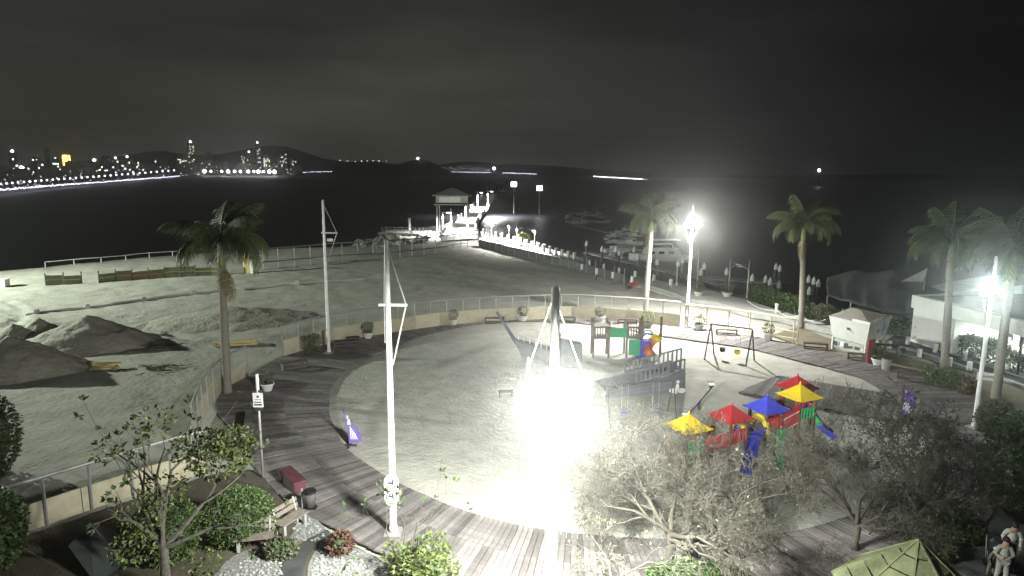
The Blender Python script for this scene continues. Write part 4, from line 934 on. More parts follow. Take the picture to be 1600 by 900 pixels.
# flat roofed building
fa, fb = G(1422, 533), G(1660, 612); d = (fb - fa).normalized(); nb_ = Vector((-d.y, d.x, 0)); Lb = (fb - fa).length; HB = 3.75
o = thing('flat_roof_building', 'low white flat roofed building with a brightly lit room', 'building', (fa.x, fa.y, 0), math.atan2(d.y, d.x))
wx = Lb * .30
MB().box((wx / 2, .15, 1.35), (wx, .3, 2.7)).build('wall', BLDGW, o)
MB().box((.15, 5, 1.875), (.3, 9.6, 3.75)).build('wall', BLDGW, o); MB().box((Lb / 2, 10, 1.875), (Lb, .3, 3.75)).build('wall', BLDGW, o)
MB().box((Lb / 2, .12, 3.2), (Lb + .3, .5, 1.0)).build('fascia', BLDGW, o)
MB().box((Lb / 2 + .2, 5.2, 3.58), (Lb - .2, 9.5, .12)).build('roof', GREYR, o)
MB().box((Lb / 2 + .5, 9.4, 4.0), (Lb - .6, .25, .75)).build('parapet', BLDGW, o)
b = MB(); b.add([(.35, .2, 3.71), (.35, 9.3, 3.71), (.35, 9.3, 4.36), (2.2, 9.3, 4.36)], [(0, 1, 2), (1, 3, 2)]); b.build('parapet', BLDGW, o)
MB().box((wx + (Lb - wx) / 2, 3.4, 1.6), (Lb - wx, .2, 3.2)).build('room_wall', ROOMW, o); MB().box((wx, 1.8, 1.6), (.2, 3.2, 3.2)).build('room_wall', ROOMW, o); MB().box((wx + (Lb - wx) / 2, 1.9, 2.74), (Lb - wx, 3.4, .06)).build('ceiling', ROOMW, o); MB().box((wx + (Lb - wx) / 2, 1.9, .02), (Lb - wx, 3.6, .06)).build('room_floor', CONC, o)
for x, w_, h2 in ((wx + 1.6, .8, .7), (wx + 3.0, 1.0, 1.4), (wx + 4.2, .5, 1.3), (wx + 7.2, .7, 1.2), (wx + 9.6, 1.5, .6)):
    fr = MB().box((x, 3.26, 1.75), (w_, .06, h2)).build('picture_frame', DARKST, o); MB().box((x, 3.22, 1.78), (w_ * .82, .03, h2 * .6)).build('picture', TEAL, fr); MB().box((x, 3.22, 1.78 - h2 * .39), (w_ * .7, .03, h2 * .12)).build('caption', WHITE, fr)
for x in (wx + 5.4, wx + 8.6): MB().tube([(x, .3, 0), (x, .3, 2.75)], .09, 8).build('column', DARKST, o)
for x in (wx + 3.2, wx + 8.5):
    MB().box((x, 2.3, 2.69), (1.2, .25, .05)).build('ceiling_lamp', LAMPFAR, o); light('room_light', 'AREA', (x, 2.0, 2.62), 420, o, (.92, 1, .93), size=(2.6, .5))
# tent over the boats
def lerp_row(px, n, dist):
    P = [AT(a, c, dist) for a, c in px]; t = np.linspace(0, len(P) - 1, n); r = []
    for u in t:
        i = min(int(u), len(P) - 2); f = u - i; f = f * f * (3 - 2 * f); r.append(P[i].lerp(P[i + 1], f))
    return r
rows = [lerp_row([(1293, 462), (1320, 470), (1350, 478), (1385, 488), (1422, 498), (1470, 505)], 30, 66), lerp_row([(1291, 445), (1320, 447), (1350, 450), (1385, 452), (1422, 460), (1476, 470)], 30, 70), lerp_row([(1292, 434), (1315, 427), (1340, 420), (1362, 425), (1397, 421), (1410, 433), (1440, 441), (1478, 458)], 30, 75)]
bk = [Vector((p.x * 1.12, p.y * 1.12, 0)) for p in rows[-1]]; rows.append(bk)
b = MB(); full = []
for i in range(len(rows) - 1):
    for k in range(6):
        f = k / 6; full.append([p.lerp(q, f) + Vector((0, 0, .04 * math.sin(j * 1.1 + i) * (1 if i < 2 else .4))) for j, (p, q) in enumerate(zip(rows[i], rows[i + 1]))])
full.append(rows[-1]); n = 30
for r in full: b.v += [tuple(p) for p in r]
for i in range(len(full) - 1):
    for j in range(n - 1): b.f.append((i * n + j, i * n + j + 1, (i + 1) * n + j + 1, (i + 1) * n + j))
q0 = rows[0][0]; o = thing('boat_tent', 'big sagging grey canvas tent roof behind the kiosk', 'tent', (q0.x, q0.y, 0)); tn = b.build('canvas', CANVAS, o, world=True, smooth=True); tn.modifiers.new('t', 'SOLIDIFY').thickness = .04
for j in (0, 8, 16, 24, 29):
    p = rows[0][j]; MB().tube([(p.x - q0.x, p.y - q0.y, -1.5), (p.x - q0.x, p.y - q0.y, p.z)], .06, 6).build('pole', STEEL, o)
p = AT(1430, 440, 72); o = thing('white_sail', 'small white triangular sail above the tent', 'sail', (p.x, p.y, 3)); MB().solid([(-1.3, 0, p.z - 3), (.75, 0, p.z - 3.0), (1.0, 0, p.z - 3 + 1.25)], (0, .05, 0)).build('cloth', WHITE, o); MB().tube([(.9, .1, -1), (1.0, .1, p.z - 1.7)], .05, 6).build('spar', STEEL, o)
# white steel steps/rack between tent and hedge
a, c = G(1383, 500, .2), G(1415, 503, .2); o = thing('white_rack', 'low white slatted rack at the foot of the tent', 'rack', (a.x, a.y, 0)); w = c - a
for k in range(4): MB().beam(Vector((0, 0, .35 + .3 * k)), Vector((w.x, w.y, .3 + .28 * k)), .06, .12).build('slat', WHITE, o)
for u in (0, .33, .66, 1): MB().box((w.x * u, w.y * u, .7), (.08, .08, 1.4)).build('post', WHITE, o)
# path strip between the bollards
sheet('dark_path', [(1375, 538), (1405, 524), (1460, 540), (1530, 560), (1600, 580), (1700, 610), (1640, 622), (1560, 595), (1500, 574), (1430, 553)], -.016, DARKP)
# ================================================================ HEDGES
def hedge(label, pts, h, th, n, lm, seed, L=(.14, .26), name='hedge', grp=None, z0=0.0):
    P = dens(GP(pts, z0), .5); rg = random.Random(seed); o = thing(name, label, 'hedge', P[0], 0, grp); b = MB(); st = MB()
    for k in range(n):
        p = rg.choice(P) - P[0]; u = Vector((rg.uniform(-1, 1), rg.uniform(-1, 1), 0)); hh = h * (.75 + .35 * noise.noise((p.x * .6, p.y * .6, seed)) + .2 * rg.random())
        z = hh * (1 - rg.random() ** 2.2); e = (1 - (z / (h * 1.25)) ** 3)
        b.leaf(p + Vector((u.x * .4, u.y * th / 2 * e, z)), (rg.gauss(0, 1), rg.gauss(0, 1), rg.gauss(.3, .6)), (rg.gauss(0, 1), rg.gauss(0, 1), 1), (l := rg.uniform(*L)), l * .5)
    for p in P[::2]: st.tube([p - P[0], p - P[0] + Vector((rg.uniform(-.2, .2), 0, h * .7))], .025, 4)
    stuff(b.build('foliage', lm, o)); st.build('stems', DBARK, o); return o
hedge('dark hedge in front of the flat roofed building', [(1392, 524), (1440, 535), (1500, 552), (1560, 572), (1620, 592)], 1.55, 1.6, 9000, LEAFD, 21)
hedge('sunlit green leafy hedge along the quay right of the lamp posts'.replace('sunlit', 'lit'), [(1172, 468), (1200, 478), (1230, 490), (1262, 502)], 1.7, 2.0, 5200, LEAFG, 22, (.18, .34))
hedge('dim hedge between quay hedge and kiosk', [(1262, 500), (1290, 508), (1320, 515)], 1.6, 2.2, 4200, LEAFO, 23, (.16, .3))
hedge('low green shrub at the foot of the kiosk palm', [(1452, 598), (1480, 604), (1500, 606)], 1.0, 1.4, 3200, LEAFG, 24, (.1, .2), 'shrub')
hedge('low pale shrub left of the slim mast on the deck', [(482, 552), (498, 551)], 1.35, .9, 1800, LEAFO, 25, (.08, .16), 'shrub')
# ================================================================ BENCHES AND SMALL THINGS ON THE DECK
def bench(px, py, rz, label, L=1.6, m=BWOOD, slab=True, gr='low dark benches round the deck'):
    p = G(px, py); o = thing('bench', label, 'bench', (p.x, p.y, 0), rz, gr)
    MB().box((0, 0, .42), (L, .42, .08)).build('seat', m, o)
    for s in (-1, 1): MB().box((s * (L / 2 - .06), 0, .2), (.09, .4, .38)).build('leg', m, o)
    MB().box((0, 0, .12), (L - .2, .06, .08)).build('stretcher', m, o)
    return o
for i, (px, py, rz) in enumerate(((460, 575, .7), (540, 542, .35), (553, 536, .3), (773, 504, 0), (884, 503, 0), (980, 506, -.1), (1135, 523, -.15), (1274, 545, -.3), (1344, 562, -.35), (1425, 594, -.6), (390, 665, 1.9))):
    bench(px, py, rz, f'low dark bench at the rim of the deck, {nth(i)}' if False else ['low dark bench left of the slim mast', 'low bench just right of the slim mast', 'small dark bench near the leftmost planter', 'low bench between two planters on the far deck', 'low bench behind the near mast top', 'low bench right behind the wooden play towers', 'black bench frame behind the swings', 'low bench at the right end of the steel railing', 'low bench in front of the kiosk', 'low dark bench right of the kiosk bin', 'reddish bench behind the grey sign post'][i], 1.7 if i not in (2,) else .9)
# purple slab bench on the near deck
a, c = G(447, 748), G(468, 768); o = thing('slab_bench', 'solid dark red slab bench on the left of the near deck', 'bench', ((a.x + c.x) / 2, (a.y + c.y) / 2, 0), math.atan2((c - a).y, (c - a).x)); m_ = mat('dark red bench', (.075, .022, .03), .6, (.10, .03, .038), 2)
MB().box((0, 0, .44), (1.75, .55, .10)).build('seat', m_, o); MB().box((0, -.22, .2), (1.7, .06, .38)).build('front_panel', m_, o); MB().box((0, .2, .2), (1.7, .06, .38)).build('back_panel', m_, o)
for s in (-1, 1): MB().box((s * .82, 0, .2), (.08, .36, .38)).build('leg', m_, o)
# litter bin
p = G(485, 795); o = thing('litter_bin', 'small grey litter bin with black liner at the deck edge', 'bin', (p.x, p.y, 0)); MB().lathe([(.2, .12), (.24, .72)], 14).build('bin_body', HOARD, o, smooth=True); MB().lathe([(.255, .68), (.26, .76), (.2, .78), (.18, .7)], 12).build('liner', BLACK, o); MB().tube([(-.3, 0, 0), (-.3, 0, .85)], .035, 6).build('post', STEEL, o); MB().box((0, 0, .06), (.5, .3, .04)).build('foot', BLACK, o)
def park_bench(px, py, rz, label):
    p = G(px, py); o = thing('park_bench', label, 'bench', (p.x, p.y, 0), rz, 'wooden park benches')
    for k in range(3): MB().box((0, -.18 + .17 * k, .44), (1.3, .15, .05)).build('seat_slat', GWOOD, o)
    for k in range(2): q = MB().box((0, 0, 0), (1.3, .04, .15)).build('back_slat', GWOOD, o, loc=(0, .33 + .05 * k, .62 + .2 * k)); q.rotation_euler = (-.25, 0, 0)
    for s in (-1, 1): MB().box((s * .5, -.15, .2), (.1, .1, .42)).build('leg', CONC, o); MB().box((s * .5, .22, .2), (.1, .1, .42)).build('leg', CONC, o); MB().beam((s * .5, .25, .42), (s * .5, .42, .95), .06, .06).build('back_post', CONC, o)
park_bench(398, 856, .25 , 'grey wooden park bench under the round bush, facing the camera'); park_bench(456, 826, 1.1, 'wooden park bench turned sideways beside the white pebbles')
bpy.data.objects['park_bench'].rotation_euler.z = .22
# purple teardrop flags
def tflag(px, py, tp, label, kind):
    p = G(px, py); h = HT(p, tp); o = thing('banner_flag', label, 'flag', (p.x, p.y, -.08), 0)
    MB().tube([(0, 0, 0), (-.02, 0, h * .6), (-.03 if kind else -.25, 0, h)], .02, 6).build('pole', DARKST, o); MB().box((0, 0, .03), (.7, .12, .05)).box((0, 0, .03), (.12, .7, .06)).build('foot', DARKST, o)
    if kind == 0: out = [(0, .12), (.62, .22), (.55, .55), (.33, 1.0), (.12, h * .62), (-.12, h * .86), (-.2, h * .93), (-.12, h * .7), (-.03, h * .4)]
    else: out = [(.02, .25), (.5, .3), (.62, h * .5), (.58, h * .75), (.35, h * .93), (.05, h), (0, h * .6)]
    cl_ = MB().solid([(x, -.03, z) for x, z in out], (0, .015, 0)).build('cloth', PURP, o)
    b = MB()
    if kind == 0:
        b.box((.02, -.036, h * .66), (.16, .006, .26), 0, .6); b.box((-.04, -.036, h * .79), (.08, .006, .16))
        for k in range(4): b.beam((.1 + .10 * k, -.037, .35), (.07 + .06 * k, -.037, 1.0 - .1 * k), .05, .006, (0, 1, 0))
    else:
        b.ball((.22, -.03, h * .42), (.2, .006, .26), 9, 6); b.ball((.40, -.03, h * .30), (.12, .006, .16), 8, 5); b.beam((.1, -.037, h * .6), (.14, -.037, h * .93), .05, .006, (0, 1, 0))
    b.build('print', WCLOTH, cl_)
tflag(546, 694, 637, 'purple tapered banner flag on the left rim of the sand', 0); tflag(1407, 654, 604, 'purple teardrop banner flag on the right rim of the sand', 1)
# ================================================================ SAND PILES, TIMBER AND TWIGS ON THE BEACH
def mound(label, px, py, rx, ry, h, seed, rz=0.0):
    p = G(px, py, -.15); st = 44
    b = MB(); ca, sa = math.cos(rz), math.sin(rz)
    for i in range(st + 1):
        for j in range(st + 1):
            u, v = (i / st - .5) * 2.3, (j / st - .5) * 2.3; x, y = u * rx, v * ry
            n1 = noise.fractal((x * .35 + seed, y * .35, seed), 1.0, 2.0, 4); n2 = noise.fractal((x * 1.6, y * 1.6 + seed, seed), 1, 2, 4); r_ = math.hypot(u, v) * (1 + .22 * n1); z = h * max(0, 1 - r_) ** .85 * (1 + .3 * n1) + .12 * n2 * max(0, min(1, (1.05 - r_) * 5)) - .08 * (r_ > 1) * (r_ - 1) * 10
            b.v.append((x * ca - y * sa, x * sa + y * ca, z))
    for i in range(st):
        for j in range(st): b.f.append((i * (st + 1) + j, (i + 1) * (st + 1) + j, (i + 1) * (st + 1) + j + 1, i * (st + 1) + j + 1))
    tag(b.build('sand_pile', PILE, None, smooth=True, loc=(p.x, p.y, -.14)), label, 'sand pile')
mound('widest sand pile, with a long flat crest, on the left beach', 140, 540, 5.2, 3.4, 2.3, 2, .15); mound('small rounded sand pile between the two big ones', 66, 528, 2.3, 1.9, 1.6, 5); mound('dark lumpy sand pile at the far left', 24, 534, 2.0, 1.8, 1.4, 8)
mound('large sand pile cut by the left edge of the picture', 18, 580, 4.2, 3.6, 2.4, 11, .3)
mound('flat brown sand heap behind the left palm', 365, 500, 7.5, 4.5, 1.1, 14, .2)
p = G(165, 577, -.15); o = thing('timber_stack', 'loose stack of yellow boards on the beach below the sand piles', 'timber', (p.x, p.y, -.1), .1); rg = random.Random(4)
for k in range(9): q = MB().box((0, 0, 0), (rg.uniform(1.3, 1.9), .2, .05)).build('board', YWOOD, o, loc=(rg.uniform(-.15, .15), -.45 + .1 * k, .1 + .035 * k)); q.rotation_euler = (rg.uniform(-.1, .1), rg.uniform(-.1, .1), rg.uniform(-.18, .18))
p = G(370, 540, -.15); o = thing('timber_stack', 'neat stack of long planks behind the left palm', 'timber', (p.x, p.y, -.1), .28)
for k in range(6): MB().box((0, -.3 + .22 * (k % 3), .1 + .16 * (k // 3)), (3.0, .18, .13)).build('board', YWOOD, o)
for nm, px, py, n, L in (('heap of dry sticks on the beach beside the yellow boards', 240, 578, 34, 1.0), ('broken branches on the sand right of the wide pile', 240, 545, 16, 1.7)):
    p = G(px, py, -.15); b = MB(); 
    for k in range(n):
        a = rg.uniform(-.7, .7) + (math.pi if rg.random() < .5 else 0); q = Vector((rg.gauss(0, .7), rg.gauss(0, .45), .05 + rg.random() * .15)); b.tube([q, q + Vector((math.cos(a), math.sin(a), rg.uniform(-.05, .1))) * L * rg.uniform(.4, 1)], rg.uniform(.015, .035), 4)
    o = thing('brushwood', nm, 'brushwood', (p.x, p.y, -.08)); stuff(b.build('sticks', DBARK, o))
p = G(990, 452, -.15); o = thing('site_barrow', 'small red tipped barrow near the end of the hoarding', 'barrow', (p.x, p.y, 0), .5); MB().add([(-.7, -.4, .5), (.7, -.4, .7), (.7, .4, .7), (-.7, .4, .5), (-.4, -.25, .15), (.4, -.25, .25), (.4, .25, .25), (-.4, .25, .15)], [(0, 1, 5, 4), (1, 2, 6, 5), (2, 3, 7, 6), (3, 0, 4, 7), (4, 5, 6, 7)]).build('tray', mat('dull red tray', (.30, .07, .04), .6), o); MB().ball((-.6, 0, .05), (.22, .06, .22), 10, 6).build('wheel', BLACK, o)
# ================================================================ PLAYGROUND
ZS = -.12
# swing set
Lf, Lb2, Rf, Rb = G(1102, 561, ZS), G(1114, 554, ZS), G(1168, 573, ZS), G(1176, 564, ZS)
tl, tr_ = (Lf + Lb2) / 2, (Rf + Rb) / 2; hs = 2.35
tl = Vector((tl.x, tl.y, hs)); tr_ = Vector((tr_.x, tr_.y, hs)); dx = (tr_ - tl).normalized(); py_ = Vector((-dx.y, dx.x, 0)); o = thing('swing_set', 'dark metal swing frame with one black and one yellow seat', 'swing', (tl.x, tl.y, ZS))
def W2(p): return Vector(p) - Vector((tl.x, tl.y, ZS))
for t_, s in ((tl, -1), (tl, 1), (tr_, -1), (tr_, 1)): MB().tube([W2(t_), W2(Vector((t_.x, t_.y, ZS)) + py_ * s * .95)], .055, 7).build('leg', DARKST, o)
MB().tube([W2(tl), W2(tr_)], .055, 7).build('top_bar', DARKST, o)
for u, m in ((.32, BLACK), (.68, YEL)):
    c = tl.lerp(tr_, u); q = W2(c); st = MB().lathe([(.10, 0), (.2, .08), (.22, .3), (.17, .3), (.15, .1)], 10).build('swing_seat', m, o, loc=q + Vector((0, 0, -1.95)))
    for s in (-.16, .16): MB().tube([q + dx * s, q + dx * s + Vector((0, 0, -1.68))], .012, 4).build('chain', STEEL, o)
# second swing frame left of the castle
c0 = G(1018, 655, ZS); o = thing('swing_set', 'thin grey A frame swing partly hidden by the bare tree', 'swing', (c0.x, c0.y, ZS), .25)
for x in (-2.6, 1.2):
    for s in (-.8, .8): MB().tube([(x, 0, 2.1), (x + s * .15, s, 0)], .03, 6).build('leg', DARKST, o)
MB().tube([(-2.7, 0, 2.1), (1.3, 0, 2.1)], .03, 6).build('top_bar', DARKST, o)
for x in (-1.6, .2):
    MB().box((x, 0, .5), (.42, .2, .05)).build('swing_seat', BLUE, o)
    for s in (-.18, .18): MB().tube([(x + s, 0, .52), (x + s, 0, 2.1)], .01, 4).build('chain', STEEL, o)
# seesaw
a, c = G(1078, 655, ZS), G(1100, 640, ZS); mid = G(1092, 641, ZS); o = thing('seesaw', 'dark seesaw beam with pale seats near the ship stern', 'seesaw', (mid.x, mid.y, ZS)); d = (G(1110, 636, ZS) - G(1072, 662, ZS)).normalized()
MB().beam(-d * 2.0 + Vector((0, 0, .15)), d * 1.9 + Vector((0, 0, 1.0)), .14, .12).build('beam', DARKST, o); MB().tube([(0, 0, 0), (0, 0, .58)], .08, 8).build('pivot_post', DARKST, o)
for s, z in ((-1.85, .28), (1.75, 1.06)):
    MB().box(d * s + Vector((0, 0, z)), (.3, .3, .05)).build('seat', WHITE, o); MB().tube([d * (s * .85) + Vector((-.2, 0, z + .25)), d * (s * .85) + Vector((.2, 0, z + .25))], .02, 5).build('handle', STEEL, o)
# ---- play castle
def roof(o, c, m, w=1.5, h=.75, z=2.1):
    b = MB(); n = 12; prof = [(1.0, 0), (.76, .20), (.5, .46), (.25, .76), (.04, 1.0)]
    vs = []
    for (s_, zz) in prof:
        for side in range(4):
            for k in range(n):
                u = k / n * 2 - 1; rip = .009 * (1 if k % 2 else -1) * s_
                x, y = {0: (u, -1), 1: (1, u), 2: (-u, 1), 3: (-1, -u)}[side]; up = .03 * (abs(u) ** 6) * (1 if s_ == 1.0 else 0)
                vs.append((c[0] + (xv.x * x + yv.x * y) * s_ * w / 2, c[1] + (xv.y * x + yv.y * y) * s_ * w / 2, z + zz * h + up + rip))
    N4 = 4 * n; fs = [(r * N4 + k, r * N4 + (k + 1) % N4, (r + 1) * N4 + (k + 1) % N4, (r + 1) * N4 + k) for r in range(len(prof) - 1) for k in range(N4)]
    fs.append(tuple((len(prof) - 1) * N4 + k for k in range(N4))); fs.append(tuple(range(N4 - 1, -1, -1))); b.add(vs, fs); ro_ = b.build('roof', m, o)
    MB().lathe([(.035, 0), (.045, .06), (.012, .16)], 8, (c[0], c[1], z + h)).build('finial', m, ro_)
def rpanel(o, a, c, z, h, m, slats=8, solid=False):
    a, c = Vector(a), Vector(c); hz_ = Vector((0, 0, 1)); za, zc_ = z if hasattr(z, '__len__') else (z, z)
    A, C_ = a + hz_ * za, c + hz_ * zc_
    if solid: MB().solid([A, C_, C_ + hz_ * h, A + hz_ * h], Vector((c - a)).cross(hz_).normalized() * .05).build('wall_panel', m, o); return
    for q in (0, h): MB().beam(A + hz_ * q, C_ + hz_ * q, .06, .08).build('rail', m, o)
    for k in range(slats): p = A.lerp(C_, (k + .5) / slats); MB().box(p + hz_ * h / 2, (.07, .05, h - .07)).build('slat', m, o)
c_red, c_blue, c_yr, c_rb, c_yl = (G(*p, ZS) for p in ((1138, 716), (1193, 698), (1243, 688), (1240, 668), (1072, 728)))
org = c_red.copy(); o = thing('play_castle', 'colourful play castle with red, blue and yellow pagoda roofs', 'play castle', org)
TW = [(c_red - org, RED, 2.15, .95), (c_blue - org, BLUE, 2.1, 1.0), (c_yr - org, YEL, 2.45, 1.35), (c_rb - org, RED, 2.35, 1.2), (c_yl - org, YEL, 2.0, .8)]
AXA = math.atan2((c_yr - c_yl).y, (c_yr - c_yl).x); xv = Vector((math.cos(AXA), math.sin(AXA), 0)); yv = Vector((-xv.y, xv.x, 0))
for c, m, z, pz in TW:
    for sx in (-.52, .52):
        for sy in (-.52, .52):
            p = c + xv * sx + yv * sy; MB().box((p.x, p.y, (z - .06) / 2), (.12, .12, z - .06), AXA).build('post', BROWN, o)
    MB().box((c.x, c.y, pz), (1.1, 1.1, .08), AXA).build('platform', BROWN, o)
    roof(o, c, m, 1.62, .58, z - .12)
cr, cb, cy2, crb, cyl = (t[0] for t in TW)
# red fences of the left bridge
for s in (-.5, .5): rpanel(o, cyl + xv * .55 + yv * s, cr - xv * .55 + yv * s, (.75, .9), .62, RED, 12)
MB().beam(cyl + xv * .5 + Vector((0, 0, .78)), cr - xv * .5 + Vector((0, 0, .92)), 1.0, .07).build('bridge_floor', BROWN, o)
rpanel(o, cr - xv * .5 - yv * .55, cr + xv * .5 - yv * .55, .98, .6, RED, 6); rpanel(o, cyl - xv * .5 - yv * .55, cyl + xv * .5 - yv * .55, .85, .55, GREEN, 6)
# yellow arch and blue tube between red and blue towers
mid = cr.lerp(cb, .5)
for s in (-.34, .34):
    b = MB(); q = mid + yv * .0 + xv * (s * 2.0)
    n = 14; outer = [q + yv * (.62 * math.cos(math.pi * k / n)) + Vector((0, 0, .95 + .85 * math.sin(math.pi * k / n))) for k in range(n + 1)]; inner = [q + yv * (.40 * math.cos(math.pi * k / n)) + Vector((0, 0, .95 + .55 * math.sin(math.pi * k / n))) for k in range(n + 1)]
    b.solid(outer + inner[::-1], xv * .14); b.build('arch', YEL, o)
n = 10; b = MB()
for k in range(n + 1):
    a_ = math.pi * (1 + k / n)
    for e in (-.75, .75): p = mid + xv * e + yv * (.45 * math.cos(a_)) + Vector((0, 0, 1.15 + .4 * math.sin(a_))); b.v.append(tuple(p))
for k in range(n): b.f.append((2 * k, 2 * k + 1, 2 * k + 3, 2 * k + 2))
bb = b.build('bridge_trough', BLUE, o); bb.modifiers.new('t', 'SOLIDIFY').thickness = .06
for s in (-.5, .5): MB().tube([mid - xv * .8 + yv * s + Vector((0, 0, 1.15)), mid + xv * .8 + yv * s + Vector((0, 0, 1.3))], .05, 6).build('handrail', BLUE, o)
# red ramp walls between blue and yellow towers
for s in (-.52, .52): rpanel(o, cb + xv * .55 + yv * s, cy2 - xv * .5 + yv * s, (.85, 1.25), .95, RED, solid=True)
MB().beam(cb + xv * .5 + yv * -.56 + Vector((0, 0, 1.45)), cy2 - xv * .5 - yv * .56 + Vector((0, 0, 1.82)), .03, .05).build('rail', WHITE, o); MB().beam(cb + xv * .5 - yv * .56 + Vector((0, 0, .86)), cy2 - xv * .5 - yv * .56 + Vector((0, 0, 1.26)), .03, .05).build('rail', WHITE, o)
rpanel(o, cb - xv * .5 - yv * .55, cb + xv * .5 - yv * .55, 1.05, .6, RED, 6)
rpanel(o, crb - xv * .5 - yv * .55, crb + xv * .5 - yv * .55, 1.25, .9, BLUE, solid=True)
rpanel(o, cy2 + xv * .55 - yv * .5, cy2 + xv * .55 + yv * .5, 1.4, .5, RED, 5); rpanel(o, cy2 - xv * .5 - yv * .55, cy2 + xv * .5 - yv * .55, 1.35, .5, GREEN, 5)
b = MB(); b.ball(crb - yv * .62 + xv * .05 + Vector((0, 0, 1.75)), (.2, .06, .2), 10, 6); b.build('face_disc', RED, o); MB().box(crb - yv * .63 - xv * .25 + Vector((0, 0, 1.6)), (.2, .04, .3), AXA + .5).build('white_shape', WHITE, o)
def slide(o, p0, p1, p2, m1, m2, w=.5):
    P = smooth_line([p0, p0.lerp(p1, .5) + Vector((0, 0, .06)), p1, p2], 6); n = len(P); half = n // 2
    for (i0, i1, m) in ((0, half + 1, m1), (half, n, m2)):
        b = MB(); Q = P[i0:i1]
        for i, p in enumerate(Q):
            t_ = (Q[min(i + 1, len(Q) - 1)] - Q[max(i - 1, 0)]).normalized(); x = t_.cross(Vector((0, 0, 1))).normalized(); u_ = x.cross(t_)
            for e, hgt in ((-1, .26), (-.92, .27), (-.8, .04), (-.4, 0), (.4, 0), (.8, .04), (.92, .27), (1, .26)): b.v.append(tuple(p + x * e * w / 2 + u_ * hgt))
        for i in range(len(Q) - 1):
            for k in range(7): b.f.append((i * 8 + k, i * 8 + k + 1, (i + 1) * 8 + k + 1, (i + 1) * 8 + k))
        s = b.build('slide', m, o, smooth=False); s.modifiers.new('t', 'SOLIDIFY').thickness = .035
e_ = G(1300, 690, ZS) - org; slide(o, cy2 + xv * .55 + Vector((0, 0, 1.4)), (cy2 + xv * .55).lerp(e_, .55) + Vector((0, 0, .62)), Vector((e_.x, e_.y, .22)), GREEN, BLUE, .85)
e_ = G(1165, 745, ZS) - org; s0 = mid - yv * .55; slide(o, s0 + Vector((0, 0, 1.05)), s0.lerp(e_, .6) + Vector((0, 0, .42)), Vector((e_.x, e_.y, .15)), BLUE, BLUE, .55)
e_ = G(1215, 735, ZS) - org; s0 = cb + xv * .3 - yv * .6; slide(o, s0 + Vector((0, 0, 1.05)), s0.lerp(e_, .6) + Vector((0, 0, .42)), Vector((e_.x, e_.y, .12)), GREEN, GREEN, .5)
# ---- wooden play towers at the back
c0 = G(937, 556, ZS); o = thing('play_towers', 'grey wooden play towers with green panels and an orange tube behind the ship', 'play towers', c0)
def tower2(x, y, h, pz, top):
    for sx in (-.55, .55):
        for sy in (-.55, .55): MB().box((x + sx, y + sy, h / 2), (.14, .14, h)).build('post', GWOOD, o)
    MB().box((x, y, pz), (1.2, 1.2, .09)).build('platform', GWOOD, o)
    for k in range(6): MB().box((x - .45 + .18 * k, y - .6, pz + .42), (.09, .05, .7)).build('slat', GWOOD, o)
    MB().box((x, y - .62, pz + .8), (1.15, .06, .12)).build('rail', GWOOD, o); MB().box((x, y - .62, pz + .1), (1.15, .06, .12)).build('rail', GWOOD, o)
    if top: MB().add([(x + .55 * math.cos(math.pi * k / 10), y - .66, pz + .9 + .28 * math.sin(math.pi * k / 10)) for k in range(11)], [tuple(range(11))]).build('arch_board', WHITE, o)
tower2(0, 0, 2.7, 1.45, True); tower2(2.4, .1, 2.7, 1.45, False)
xx = (G(1015, 556, ZS) - c0).x
for s in (-.7, .7): MB().box((xx + s, -.1, 1.5), (.14, .14, 3.0)).build('post', BROWN, o)
MB().box((1.2, -.5, 1.85), (1.25, .06, .7)).build('wall_panel', GREEN, o); MB().box((1.2, .5, 1.45), (1.25, 1.1, .08)).build('bridge_floor', GWOOD, o); MB().box((2.35, -.72, .85), (.8, .06, 1.15)).build('wall_panel', GREEN, o)
MB().tube([(2.95, -.2, 1.45), (3.3, -.25, 1.75), (3.7, -.25, 1.7), (4.0, -.25, 1.4)], .05, 6).build('climbing_arch', BLUE, o); MB().tube([(2.95, .3, 1.45), (3.3, .3, 1.85), (3.7, .3, 1.8), (4.0, .3, 1.4)], .05, 6).build('climbing_arch', GREEN, o)
MB().box((xx - .55, -.35, .65), (1.0, .7, 1.3)).build('wall_panel', BLUE, o)
P = [Vector((xx + .1 + .45 * math.cos(a), -.7 + .45 * math.sin(a), 1.6 - .32 * k)) for k, a in enumerate(np.linspace(.5, 5.2, 6))]
for k in range(5): MB().tube([P[k], P[k].lerp(P[k + 1], .5) + Vector((0, 0, -.02)), P[k + 1]], .34, 10).build('tube_ring', (YEL, ORANGE, RED, ORANGE, WHITE)[k], o, smooth=True)
# ---- broken ship
bw0 = G(819, 566, ZS); o = thing('play_ship', 'grey wooden play ship lying broken in the sand pit', 'play ship', bw0)
def S(px, py, z): 
    p = G(px, py, z); return p - bw0
